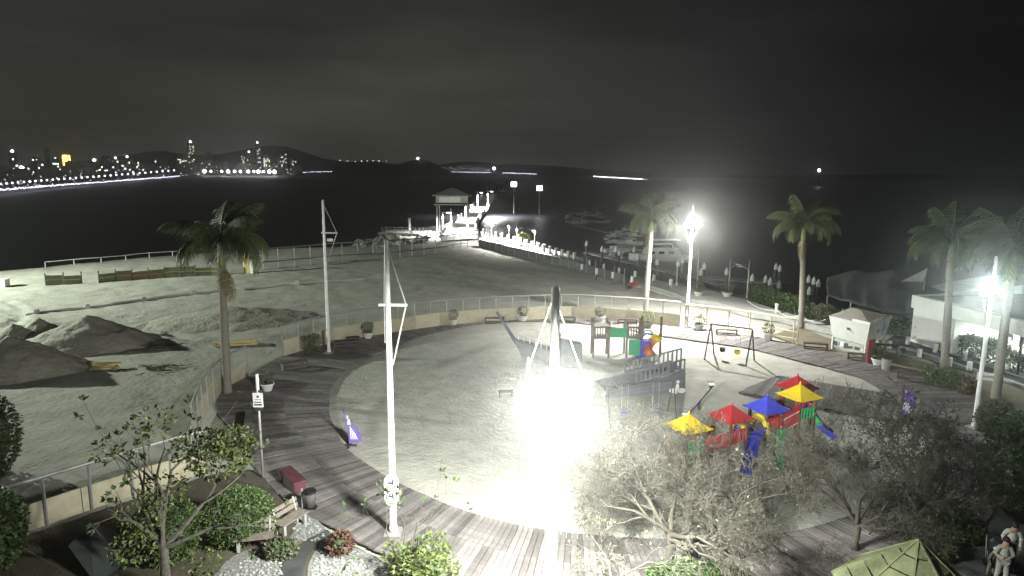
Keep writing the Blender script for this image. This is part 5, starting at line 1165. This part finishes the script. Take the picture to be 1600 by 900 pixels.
# stern half: built on its own axes from the near bottom edge
sa, sb = G(945, 622, ZS), G(1069, 616, ZS); d = (sb - sa).normalized(); nn = Vector((-d.y, d.x, 0)); Ls = (sb - sa).length; A0 = sa - bw0
z0, z1 = .35, HT(sb, 579) - ZS
def SP_(u, v, z): return A0 + d * (u * Ls) + nn * v + Vector((0, 0, z))
wd = 2.3
hull = MB(); nb2 = 7
for k in range(nb2):                                   # boards of the near side
    f0, f1 = k / nb2, (k + 1) / nb2 - .012
    q = [SP_(.0, -.02 * k, z0 * f0), SP_(1.0, -.02 * k - .05, z1 * f0), SP_(1.0 - .005 * k, -.02 * k - .05, z1 * f1), SP_(.0, -.02 * k, z0 * f1)]
    MB().solid(q, nn * .07).build('hull_board', SHIP, o)
    q = [p + nn * wd for p in q]; MB().solid(q, nn * .07).build('hull_board', SHIP, o)
MB().solid([SP_(1, 0, 0), SP_(1, wd, 0), SP_(.985, wd, z1), SP_(.985, 0, z1)], d * .07).build('transom', SHIP, o)
MB().solid([SP_(.02, .1, z0 * .8), SP_(.98, .1, z1 * .72), SP_(.98, wd, z1 * .72), SP_(.02, wd, z0 * .8)], Vector((0, 0, .06))).build('ship_deck', SHIP, o)
for u0, u1, zr, v in ((.40, .78, .75, .12), (.70, .98, 1.25, .5), (.80, .99, .7, .05), (.40, .78, .6, wd)):
    za, zb2 = z0 + (z1 - z0) * u0, z0 + (z1 - z0) * u1; n = int((u1 - u0) * Ls / .24)
    for z_ in (.05, zr): MB().beam(SP_(u0, v, za + z_), SP_(u1, v, zb2 + z_), .07, .09).build('rail', SHIP, o)
    for k in range(n + 1): u = u0 + (u1 - u0) * k / n; p = SP_(u, v, z0 + (z1 - z0) * u); MB().box(p + Vector((0, 0, zr / 2)), (.09, .06, zr)).build('baluster', SHIP, o)
for k in range(6): MB().beam(SP_(.1 + .05 * k, .2, z0 * .8 + .1 + .05 * k), SP_(.1 + .05 * k, 1.2, z0 * .8 + .15 + .05 * k), .12, .06).build('step', SHIP, o)
em = MB(); 
for u, z_, sx, sz in ((.84, .32, .5, .3), (.95, .30, .5, .34), (.895, .52, .22, .42), (.9, .85, .2, .22), (.87, .22, .3, .2)): 
    q = SP_(u, -.17, z_); em.ball(q, (sx / 2, .035, sz / 2), 8, 6)
em.build('painted_emblem', WHITE, o)
MB().beam(SP_(.62, -.16, .95), SP_(.74, -.17, 1.05), .04, .3).build('name_plate', SHIP, o)
# bow half
tip = S(785, 487, 0); bA = Vector((0, 0, 0)); bt = G(805, 533, ZS) - bw0
zb1 = HT(bw0, 531) - ZS; xr = (G(868, 574, ZS) - bw0)
MB().solid([Vector((0, 0, -.1)), xr + Vector((0, 0, -.1)), xr + Vector((0, .3, .95)), Vector((-.75, .2, zb1))], Vector((.1, .1, 0))).build('hull_side', SHIP, o)
MB().solid([Vector((0, .2, -.1)), xr + Vector((-.2, 1.9, -.1)), xr + Vector((-.2, 1.9, .9)), Vector((-.75, .3, zb1))], Vector((.1, .1, 0))).build('hull_side', SHIP, o)
MB().solid([xr * .12 + Vector((0, .4, .75)), xr + Vector((0, .4, .6)), xr + Vector((-.1, 1.8, .6)), xr * .12 + Vector((0, .7, .75))], Vector((0, 0, .06))).build('ship_deck', SHIP, o)
MB().tube([Vector((-.55, .2, zb1 - .3)), Vector((-1.3, .3, zb1 + .9)), Vector((-1.95, .3, HT(bw0, 489) - ZS))], [.14, .11, .08], 8).build('bowsprit', SHIP, o)
for k in range(7): p = Vector((-.6, .25, zb1)).lerp(xr + Vector((0, .35, .95)), (k + .5) / 7); MB().box(p + Vector((0, 0, .25)), (.06, .05, .5)).build('baluster', WHITE, o)
p0, p1 = Vector((-.7, .25, zb1 + .5)), xr + Vector((0, .35, 1.4)); MB().beam(p0, p1, .05, .05).build('rail', WHITE, o)
MB().beam(xr + Vector((-.15, -.9, -.1)), xr + Vector((.25, .3, 2.3)), .16, .16).build('leaning_timber', GWOOD, o)
MB().solid([xr + Vector((.3, .2, 0)), xr + Vector((1.8, .0, 0)), xr + Vector((1.8, .2, 1.5)), xr + Vector((.35, .4, 1.75))], Vector((0, .9, 0))).build('cabin', SHIP, o)
o = tag(MB().lathe([(.1, 0), (.1, 1.0), (.06, 1.08)], 8).build('marker_post', WHITE, None, loc=(*G(826, 582, ZS)[:2], ZS)), 'short white post in the sand in front of the ship bow', 'post')
p = G(790, 622, ZS); o = thing('log_stool', 'small pale bench left of the floodlight glare on the sand', 'bench', (p.x, p.y, ZS), .1); MB().box((0, 0, .42), (.9, .35, .07)).build('seat', GWOOD, o); [MB().box((s, 0, .2), (.07, .3, .4)).build('leg', GWOOD, o) for s in (-.38, .38)]
# ================================================================ FOREGROUND TREES
def branch(b, p, d, L, r, lev, rg, cfg, tips, sides=6):
    n = 4 if lev > 1 else 3; pts = [p.copy()]; rad = [r]; dd = d.copy()
    for i in range(n):
        dd = (dd + Vector((rg.gauss(0, cfg['jit']), rg.gauss(0, cfg['jit']), rg.gauss(0, cfg['jit']) + cfg['up'])) ).normalized()
        p = p + dd * (L / n); pts.append(p.copy()); rad.append(r * (1 - .42 * (i + 1) / n))
    b.tube(pts, rad, max(3, sides), cap=False)
    if lev <= 0:
        tips.append((p, dd)); return
    for k in range(cfg['kids'](lev, rg)):
        u = rg.uniform(.45, 1.0) if k else 1.0; i = min(int(u * n), n - 1); q = pts[i].lerp(pts[i + 1], u * n - i) if u < 1 else pts[-1]
        ax_ = dd.orthogonal().normalized(); ax_.rotate(Matrix.Rotation(rg.uniform(0, 6.283), 3, dd)); nd = dd.copy(); nd.rotate(Matrix.Rotation(rg.uniform(*cfg['ang']), 3, ax_))
        nd.z += cfg.get('flat', 0) * -nd.z
        branch(b, q, nd.normalized(), L * rg.uniform(*cfg['len']), max(rad[min(i + 1, n)] * rg.uniform(.66, .84), .008), lev - 1, rg, cfg, tips, sides - 1)
def tree(label, base, limbs, trunk_h, trunk_r, lev, seed, cfg, bark, leafm=None, leafn=0, leafL=(.1, .2), lean=(0, 0), z0=-.05, clump=0, name='bare_tree', twist=1.0):
    rg = random.Random(seed); o = thing(name, label, 'tree', (base.x, base.y, z0)); tips = []; tb = MB()
    top = Vector((lean[0], lean[1], trunk_h)); tb.tube([Vector((0, 0, -.1)), Vector((lean[0] * .3, lean[1] * .3, trunk_h * .35)), top * .7 + Vector((.05, 0, 0)), top], [trunk_r * 1.35, trunk_r * 1.05, trunk_r * .95, trunk_r * .8], 9); tb.build('trunk', bark, o, smooth=True)
    bb = MB()
    for (a, el, L) in limbs: branch(bb, top * rg.uniform(.75, .98), Vector((math.cos(a) * math.cos(el), math.sin(a) * math.cos(el), math.sin(el))), L, trunk_r * .62, lev, rg, cfg, tips)
    bb.build('branches', bark, o, smooth=True)
    if leafm and leafn:
        lb = MB()
        for _ in range(leafn):
            p, d_ = rg.choice(tips); p = p + Vector((rg.gauss(0, clump), rg.gauss(0, clump), rg.gauss(0, clump)))
            l = rg.uniform(*leafL); lb.leaf(p, d_ + Vector((rg.gauss(0, .8), rg.gauss(0, .8), rg.gauss(-.1, .6))), (rg.gauss(0, .6), rg.gauss(0, .6), 1), l, l * .48)
        stuff(lb.build('foliage', leafm, o))
    return o, tips
twig = dict(jit=.16, up=.015, ang=(.35, 1.05), len=(.55, .85), kids=lambda lev, rg: 3 if lev > 2 else rg.choice((3, 4, 4)))
def around(n, el, L, rg, a0=0): return [(a0 + 2 * math.pi * k / n + rg.uniform(-.3, .3), rg.uniform(*el), L * rg.uniform(.8, 1.15)) for k in range(n)]
rg = random.Random(77)
tree('bare twiggy tree right beside the near floodlight mast', G(1045, 892), around(7, (.25, .95), 1.7, rg), 1.45, .15, 6, 31, twig, DBARK, LEAFO, 900, (.07, .13))
tree('bare forked tree in front of the play castle', G(1122, 872), [(2.6, .75, 1.8), (.55, .85, 1.85), (1.6, .8, 1.5), (4.6, .6, 1.2), (.1, .4, 1.6)], .6, .16, 6, 32, twig, DBARK, LEAFO, 700, (.06, .12))
tree('bare twiggy tree below the castle slide', G(1335, 858), around(7, (.3, 1.0), 1.6, rg, .4), 1.2, .12, 6, 33, twig, DBARK, LEAFD, 1300, (.08, .15))
tree('leafier twiggy tree left of the dark right corner', G(1432, 822), around(7, (.4, 1.1), 1.75, rg, .9), 1.0, .11, 6, 34, twig, DBARK, LEAFD, 2600, (.1, .18), clump=.05)
tree('small bare tree low in the middle foreground', G(955, 935), around(4, (.2, .8), 1.1, rg), .8, .07, 4, 35, twig, BARK, LEAFO, 250, (.08, .14))
sh = dict(jit=.10, up=.06, ang=(.3, .85), len=(.5, .8), kids=lambda lev, rg: 2)
o, tips = tree('half bare tree with mottled trunk at the lower left', G(262, 925), [(2.2, 1.2, 2.0), (1.2, 1.35, 2.1), (2.9, .95, 1.7), (.4, .75, 1.7), (3.6, .6, 1.3), (.1, .35, 1.6), (1.9, 1.45, 2.4)], 1.7, .14, 3, 36, sh, BARK, LEAFG, 420, (.14, .24), (-.35, .5))
rg = random.Random(5); lb = MB()
for px, py, r_, n in ((345, 710, .75, 900), (365, 690, .55, 420), (310, 700, .65, 480), (255, 765, .55, 260), (240, 660, .5, 150), (165, 705, .35, 80), (205, 855, .5, 260), (318, 878, .42, 170), (225, 800, .6, 160)):
    q = AT(px, py, 17.3 if py < 800 else 17.0); leaves(lb, n, q - Vector(o.location), (r_, r_, r_ * .7), rg, (.08, .16), .0)
stuff(lb.build('leaf_clumps', LEAFY, o))
o, tips = tree('small shrubby tree with big single leaves below the pictogram mast', G(628, 905), [(2.5, .9, 1.3), (.3, .8, 1.3), (1.3, 1.2, 1.5), (.9, .9, 1.4), (3.4, .6, 1.1), (5.5, .7, .9)], .4, .06, 3, 37, sh, DBARK, LEAFD, 130, (.16, .28))
rq = random.Random(8); lb = MB(); [leaves(lb, 260, (.7 + rq.gauss(0, .55), -.1 + rq.gauss(0, .4), .45 + rq.random() * .45), (.55, .5, .38), rq, (.08, .19), .0) for _ in range(9)]; stuff(lb.build('leaf_clumps', LEAFY, o))
def bush(label, base, rad, n, lm, seed, L=(.08, .16), name='bush', zc=None):
    o = thing(name, label, 'bush', (base.x, base.y, -.05)); rg = random.Random(seed); zc = zc or rad[2] * .85; st = MB()
    for k in range(9): a = rg.uniform(0, 6.28); st.tube([(0, 0, 0), (math.cos(a) * rad[0] * .4, math.sin(a) * rad[1] * .4, zc)], [.04, .015], 5)
    st.build('stems', DBARK, o)
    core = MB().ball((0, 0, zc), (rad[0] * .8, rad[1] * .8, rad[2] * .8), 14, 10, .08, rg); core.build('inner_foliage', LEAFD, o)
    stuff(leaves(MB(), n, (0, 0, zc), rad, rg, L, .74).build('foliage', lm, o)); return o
bush('large clipped round bush beside the wooden benches', G(372, 838), (1.2, 1.15, .98), 9500, LEAFG, 41, (.07, .13))
bush('dark green bush behind the mottled left tree', G(262, 868), (1.1, 1.0, 1.1), 4200, LEAFG, 42, (.09, .17))
bush('dark bush in the lower left corner', G(-25, 885), (1.3, 1.2, 1.5), 3600, LEAFG, 43, (.12, .24))
bush('dark leafy bush at the left edge above the panel fence', G(-30, 742), (1.6, 1.4, 2.0), 3200, LEAFD, 44, (.14, .26))
bush('big dark leafy tree crown at the right edge', G(1610, 792), (1.9, 1.7, 1.9), 7500, LEAFG, 45, (.12, .22), zc=1.7)
bush('low green ground bush at the foot of the leafy tree', G(1490, 838), (1.0, .8, .55), 2600, LEAFG, 46, (.1, .18))
bush('yellow green low bush below the forked bare tree', G(1090, 905), (1.6, .6, .32), 1500, LEAFG, 47, (.1, .18))
bush('reddish shrub beside the pebbles at the deck edge', G(532, 862), (.42, .4, .4), 700, LEAFR, 48, (.1, .18))
bush('dry low shrub between the two park benches', G(440, 868), (.55, .4, .35), 700, LEAFO, 49, (.1, .16))
bush('grey leafed shrub right of the small lit mast', G(1552, 672), (.9, .7, .9), 2200, LEAFO, 50, (.1, .2))
bush('dark reddish shrub at the right edge of the deck', G(1600, 700), (1.2, 1.0, 1.0), 2600, LEAFD, 51, (.1, .2))
bush('red tinged shrub beside the palm shrub on the right', G(1512, 615), (.5, .4, .55), 700, LEAFR, 52, (.1, .2))
# bed of loose pebbles lying proud of the white beds
rg = random.Random(9); b = MB()
for k in range(1500):
    px, py = (rg.uniform(340, 505), rg.uniform(800, 905)) if rg.random() < .5 else (rg.uniform(480, 640), rg.uniform(842, 905)); p = G(px, py, -.01)
    inL = (px - 330) * .0 + (py > 905 - (px - 330) * .55 and px < 440) or (px > 455 and px < 505 and py < 845 and py > 803 + (px - 472) * .7 if px < 506 else False); inR = px > 486 and py > 838 + (px - 515) * .5 and px > 482 + (905 - py) * .35
    if not (inL or inR): continue
    s = rg.uniform(.03, .07); b.ball((p.x, p.y, .0), (s, s * .8, s * .55), 5, 3)
o = stuff(b.build('pebbles', mat('loose white pebble', (.27, .27, .26), .85, rnd=.3))); tag(o, 'loose white pebbles on the beds by the park benches', 'pebbles')
# stone base of the mottled wall/dark sheets at lower left
a = G(150, 880); o = thing('dark_sheet', 'dark folded tarpaulin sheet at the lower left', 'tarpaulin', (a.x, a.y, 0), .9); MB().add([(-.5, -1.2, .1), (.9, -1.2, .1), (.9, .8, .55), (-.5, .8, .55), (.2, -1.2, .75), (.2, .8, 1.1)], [(0, 3, 5, 4), (1, 4, 5, 2), (0, 4, 1), (2, 5, 3)]).build('cloth', TEAL, o); MB().beam((.2, -1.2, .72), (.2, .8, 1.07), .05, .05).build('ridge_bar', STEEL, o)
# pale roof in the lower right foreground
c0 = G(1418, 985, 0); apx = HT(c0, 846); zr = apx - 1.75; o = thing('round_hut', 'hut with a pale mossy many sided roof at the bottom right', 'hut', (c0.x, c0.y, 0)); n = 8; r0 = 2.1
top = AT(1425, 838, 0) if False else None
MB().lathe([(r0 * .82, 0), (r0 * .82, zr)], 8).build('wall', BROWN, o)
rm_ = []
for k in range(n):
    a0, a1 = 2 * math.pi * k / n + .2, 2 * math.pi * (k + 1) / n + .19; nb3 = 5
    for j in range(nb3):
        f0, f1 = 1 - j / nb3, 1 - (j + 1) / nb3 + (.02 if j < nb3 - 1 else 0)
        q = [(r0 * f0 * math.cos(a0), r0 * f0 * math.sin(a0), zr + (apx - zr) * (1 - f0) + .03), (r0 * f0 * math.cos(a1), r0 * f0 * math.sin(a1), zr + (apx - zr) * (1 - f0) + .03), (r0 * f1 * math.cos(a1), r0 * f1 * math.sin(a1), zr + (apx - zr) * (1 - f1)), (r0 * f1 * math.cos(a0), r0 * f1 * math.sin(a0), zr + (apx - zr) * (1 - f1))]
        MB().solid(q, (0, 0, .05)).build('roof_panel', ROOFG, o)
    MB().beam((r0 * math.cos(a0), r0 * math.sin(a0), zr + .06), (0, 0, apx + .06), .05, .06).build('roof_rib', ROOFG, o)
p = G(1440, 868); bush('yellow leafed low plant behind the pale hut roof', G(1460, 868), (.8, .5, .3), 900, LEAFY, 53, (.1, .2))
# ================================================================ PEOPLE, STROLLER, DOG
def skinned(name, J, E, Rr, m, parent, sub=2):
    me = bpy.data.meshes.new(name); me.from_pydata([J[k] for k in J], [(list(J).index(a), list(J).index(c)) for a, c in E], []); o = ob(name, me, parent); me.materials.append(m)
    sk = o.modifiers.new('skin', 'SKIN'); me.skin_vertices.new() if not me.skin_vertices else None
    for i, k in enumerate(J): r_ = Rr[k]; me.skin_vertices[0].data[i].radius = r_ if hasattr(r_, '__len__') else (r_, r_); me.skin_vertices[0].data[i].use_root = (i == 0)
    ss = o.modifiers.new('sub', 'SUBSURF'); ss.levels = ss.render_levels = sub
    return o
def person(label, p, rz, H, top, legs, hair, hands, lean=0.0, step=.12, hat=None, z0=-.03, shortsleeve=False):
    o = thing('person', label, 'person', (p.x, p.y, z0), rz); k = H / 1.7
    def V(x, y, z): 
        zz = z - .92; return (x * k, (y - (lean * zz if zz > 0 else 0)) * k, (z if zz < 0 else .92 + zz * math.cos(lean)) * k)
    (lh, rh) = hands
    J = dict(pel=V(0, 0, .95), ch=V(0, .0, 1.22), nk=V(0, .0, 1.46), hd0=V(0, -.02, 1.55), hd1=V(0, -.03, 1.66), ls=V(.17, 0, 1.40), le=V(.25, -.02, 1.14), lw=V(*lh), rs=V(-.17, 0, 1.40), re=V(-.25, -.02, 1.14), rw=V(*rh),
             lhp=V(.09, 0, .90), lk=V(.10, -step * .6, .50), la=V(.10, -step, .09), lt=V(.11, -step - .16, .035), rhp=V(-.09, 0, .90), rk=V(-.10, step * .2, .50), ra=V(-.10, step, .09), rt=V(-.11, step - .16, .035))
    E = [('pel', 'ch'), ('ch', 'nk'), ('nk', 'hd0'), ('hd0', 'hd1'), ('nk', 'ls'), ('ls', 'le'), ('le', 'lw'), ('nk', 'rs'), ('rs', 're'), ('re', 'rw'), ('pel', 'lhp'), ('lhp', 'lk'), ('lk', 'la'), ('la', 'lt'), ('pel', 'rhp'), ('rhp', 'rk'), ('rk', 'ra'), ('ra', 'rt')]
    Rb = dict(pel=.12, ch=.12, nk=.055, hd0=.09, hd1=.095, ls=.06, le=.042, lw=.03, rs=.06, re=.042, rw=.03, lhp=.085, lk=.058, la=.042, lt=.038, rhp=.085, rk=.058, ra=.042, rt=.038)
    skinned('body', J, E, {a: v * k for a, v in Rb.items()}, SKIN, o)
    T = {a: J[a] for a in ('pel', 'ch', 'nk', 'ls', 'le', 'rs', 're') + (() if shortsleeve else ('lw', 'rw'))}; ET = [e for e in E if e[0] in T and e[1] in T]
    skinned('shirt', T, ET, {a: (Rb[a] + (.028 if a in ('pel', 'ch') else .018)) * k for a in T}, top, o)
    Lg = {a: J[a] for a in ('pel', 'lhp', 'lk', 'la', 'rhp', 'rk', 'ra')}; EL = [e for e in E if e[0] in Lg and e[1] in Lg]
    skinned('trousers', Lg, EL, {a: (Rb[a] + .02) * k for a in Lg}, legs, o)
    h1 = Vector(J['hd1']); MB().ball(h1 + Vector((0, .02 * k, .035 * k)), (.105 * k, .115 * k, .095 * k), 12, 8).build('hair', hair, o, smooth=True)
    if hat: MB().lathe([(.115 * k, 0), (.12 * k, .05 * k), (.07 * k, .11 * k), (.02 * k, .13 * k)], 12, h1 + Vector((0, 0, .03 * k))).box(h1 + Vector((0, -.14 * k, .04 * k)), (.14 * k, .1 * k, .015)).build('cap', hat, o)
    hm = MB()                       # fingers, thumb
    for w, s in (('lw', 1), ('rw', -1)):
        c = Vector(J[w]); el = Vector(J['le' if s > 0 else 're']); f = (c - el).normalized(); sd = f.cross(Vector((0, 0, 1))).normalized()
        hm.ball(c + f * .05 * k, (.04 * k, .04 * k, .035 * k), 8, 5)
        for q in range(4): a = c + f * .07 * k + sd * (q - 1.5) * .019 * k; hm.tube([a, a + f * .045 * k, a + (f + Vector((0, 0, -.8))).normalized() * .075 * k], [.009 * k, .008 * k, .006 * k], 5)
        hm.tube([c + f * .03 * k, c + f * .06 * k - sd * s * .05 * k], [.011 * k, .008 * k], 5)
    hm.build('hands', SKIN, o)
    sh_ = MB(); [sh_.ball(Vector(J[a]).lerp(Vector(J[c]), .55) + Vector((0, 0, .01)), (.05 * k, .125 * k, .05 * k), 8, 5) for a, c in (('la', 'lt'), ('ra', 'rt'))]; sh_.build('shoes', DARKC if legs is not DARKC else WHITE, o)
    return o
pm_ = G(1573, 886); person('man in a white shirt leaning over a dark stroller', pm_, -.45, 1.76, TSHIRT, DARKC, HAIR, ((.16, -.42, 1.02), (-.16, -.42, 1.02)), .38, .1)
pw_ = G(1562, 915); person('woman in a pale cardigan and light trousers walking with hands held together', pw_, -.35, 1.66, PALEC, PALEC, HAIR, ((.05, -.22, 1.12), (-.05, -.22, 1.10)), .02, .14)
pk_ = G(1546, 900); person('small child in grey with a white cap beside the stroller', pk_, .3, 1.05, OLIVEC, OLIVEC, HAIR, ((.24, -.12, .92), (-.24, -.12, .92)), .15, .1, WHITE)
ps_ = G(1556, 893); o = thing('stroller', 'black baby stroller in front of the man in white', 'stroller', (ps_.x, ps_.y, -.03), -.45)
MB().add([(-.24, -.45, .35), (.24, -.45, .35), (.26, .25, .45), (-.26, .25, .45), (-.24, -.5, .5), (.24, -.5, .5), (.26, .35, .95), (-.26, .35, .95)], [(0, 1, 2, 3), (0, 4, 5, 1), (1, 5, 6, 2), (3, 7, 4, 0), (2, 6, 7, 3)]).build('seat', BLACK, o)
MB().ball((0, .12, .85), (.29, .36, .3), 12, 6).build('hood', BLACK, o)
for s in (-.26, .26): MB().tube([(s, .35, .3), (s, .55, 1.0)], .018, 6).build('handle_bar', STEEL, o); MB().tube([(s, -.45, .12), (s, .2, .6)], .016, 6).build('frame', STEEL, o)
MB().tube([(-.26, .55, 1.0), (.26, .55, 1.0)], .022, 6).build('handle', BLACK, o)
for s in (-.27, .27):
    for y in (-.45, .35): MB().tube([(s - .02, y, .12), (s + .02, y, .12)], .12, 12).build('wheel', BLACK, o)
# small white dog with dark head and raised tail
pd_ = G(1533, 768); o = thing('dog', 'small white dog with dark head and curled up tail on the path', 'dog', (pd_.x, pd_.y, -.03), .15)
J = dict(hip=(-.18, 0, .30), mid=(0, 0, .32), chest=(.17, 0, .31), neck=(.27, 0, .38), head=(.35, 0, .42), muz=(.44, 0, .39), t1=(-.27, 0, .38), t2=(-.31, 0, .50), t3=(-.26, 0, .58), fl=(.18, .06, .17), fl2=(.17, .06, .02), fr=(.18, -.06, .17), fr2=(.20, -.06, .02), bl=(-.15, .07, .20), bh=(-.21, .07, .11), bl2=(-.19, .07, .02), br=(-.15, -.07, .20), bh2=(-.21, -.07, .11), br2=(-.17, -.07, .02))
E = [('hip', 'mid'), ('mid', 'chest'), ('chest', 'neck'), ('neck', 'head'), ('head', 'muz'), ('hip', 't1'), ('t1', 't2'), ('t2', 't3'), ('chest', 'fl'), ('fl', 'fl2'), ('chest', 'fr'), ('fr', 'fr2'), ('hip', 'bl'), ('bl', 'bh'), ('bh', 'bl2'), ('hip', 'br'), ('br', 'bh2'), ('bh2', 'br2')]
Rr = dict(hip=.085, mid=.08, chest=.10, neck=.06, head=.065, muz=.03, t1=.03, t2=.025, t3=.03, fl=.035, fl2=.02, fr=.035, fr2=.02, bl=.045, bh=.024, bl2=.02, br=.045, bh2=.024, br2=.02)
skinned('body', J, E, Rr, WHITE, o); MB().ball((.36, 0, .425), (.075, .07, .07), 10, 6).ball((.44, 0, .39), (.045, .035, .032), 8, 5).build('head_patch', BLACK, o); MB().ball((.33, .07, .42), (.03, .015, .055), 6, 4).ball((.33, -.07, .42), (.03, .015, .055), 6, 4).build('ears', BLACK, o)
# steps of timber beside the people
a = G(1592, 880); o = thing('stepped_bench', 'stepped timber bench at the lower right corner', 'bench', (a.x + .4, a.y - .3, 0), -.5)
for k in range(4): MB().box((.45 * k, 0, .12 + .12 * k), (.42, 2.6, .06)).build('plank', GWOOD, o); MB().box((.45 * k, 0, .05 + .06 * k), (.06, 2.4, .1 + .12 * k)).build('support', DARKST, o)
# sign boards by the right mast
a = G(1532, 640); o = thing('direction_sign', 'low pale sign board on posts behind the small lit mast', 'sign', (a.x, a.y, 0), -.35); z_ = HT(a, 588); MB().box((.25, 0, z_), (1.25, .06, .42)).build('board', WHITE, o); MB().box((.25, -.035, z_), (.9, .01, .12)).build('lettering', STEEL, o); [MB().tube([(x, .05, 0), (x, .05, z_)], .04, 6).build('post', STEEL, o) for x in (-.2, .7)]
# ================================================================ flood lamp mast outside the frame at the left that lights the beach
pb = G(-610, 492, -.15); o = thing('beach_floodlight', 'white mast with floodlights lighting the beach from the left', 'mast', (pb.x, pb.y, -.15)); MB().lathe([(.2, 0), (.16, 8), (.1, 16)], 10).build('pole', WHITE, o)
flood(o, (.3, -.2, 15.6), .6, .5); flood(o, (.3, .2, 15.6), 1.6, .5); light('floodlight_beam', 'SPOT', (.7, 0, 15.3), 235000, o, (.88, 1.0, .84), .4, rot=(R(6), R(-62), 0), spot=R(120))
# ================================================================ haze box, added to give the lamps their glow
b = MB().box((0, 1690, 62), (6900, 3540, 220)); hz = stuff(b.build('haze', None)); tag(hz, 'thin haze added around everything for the glow round the lamps', 'haze')
vm = bpy.data.materials.new('haze'); vm.use_nodes = True; t = vm.node_tree; t.nodes.clear(); vo = t.nodes.new('ShaderNodeOutputMaterial'); pv = t.nodes.new('ShaderNodeVolumePrincipled')
pv.inputs['Color'].default_value = (.93, .95, .93, 1); pv.inputs['Density'].default_value = .0005; pv.inputs['Anisotropy'].default_value = .93
t.links.new(pv.outputs[0], vo.inputs['Volume']); hz.data.materials.append(vm)
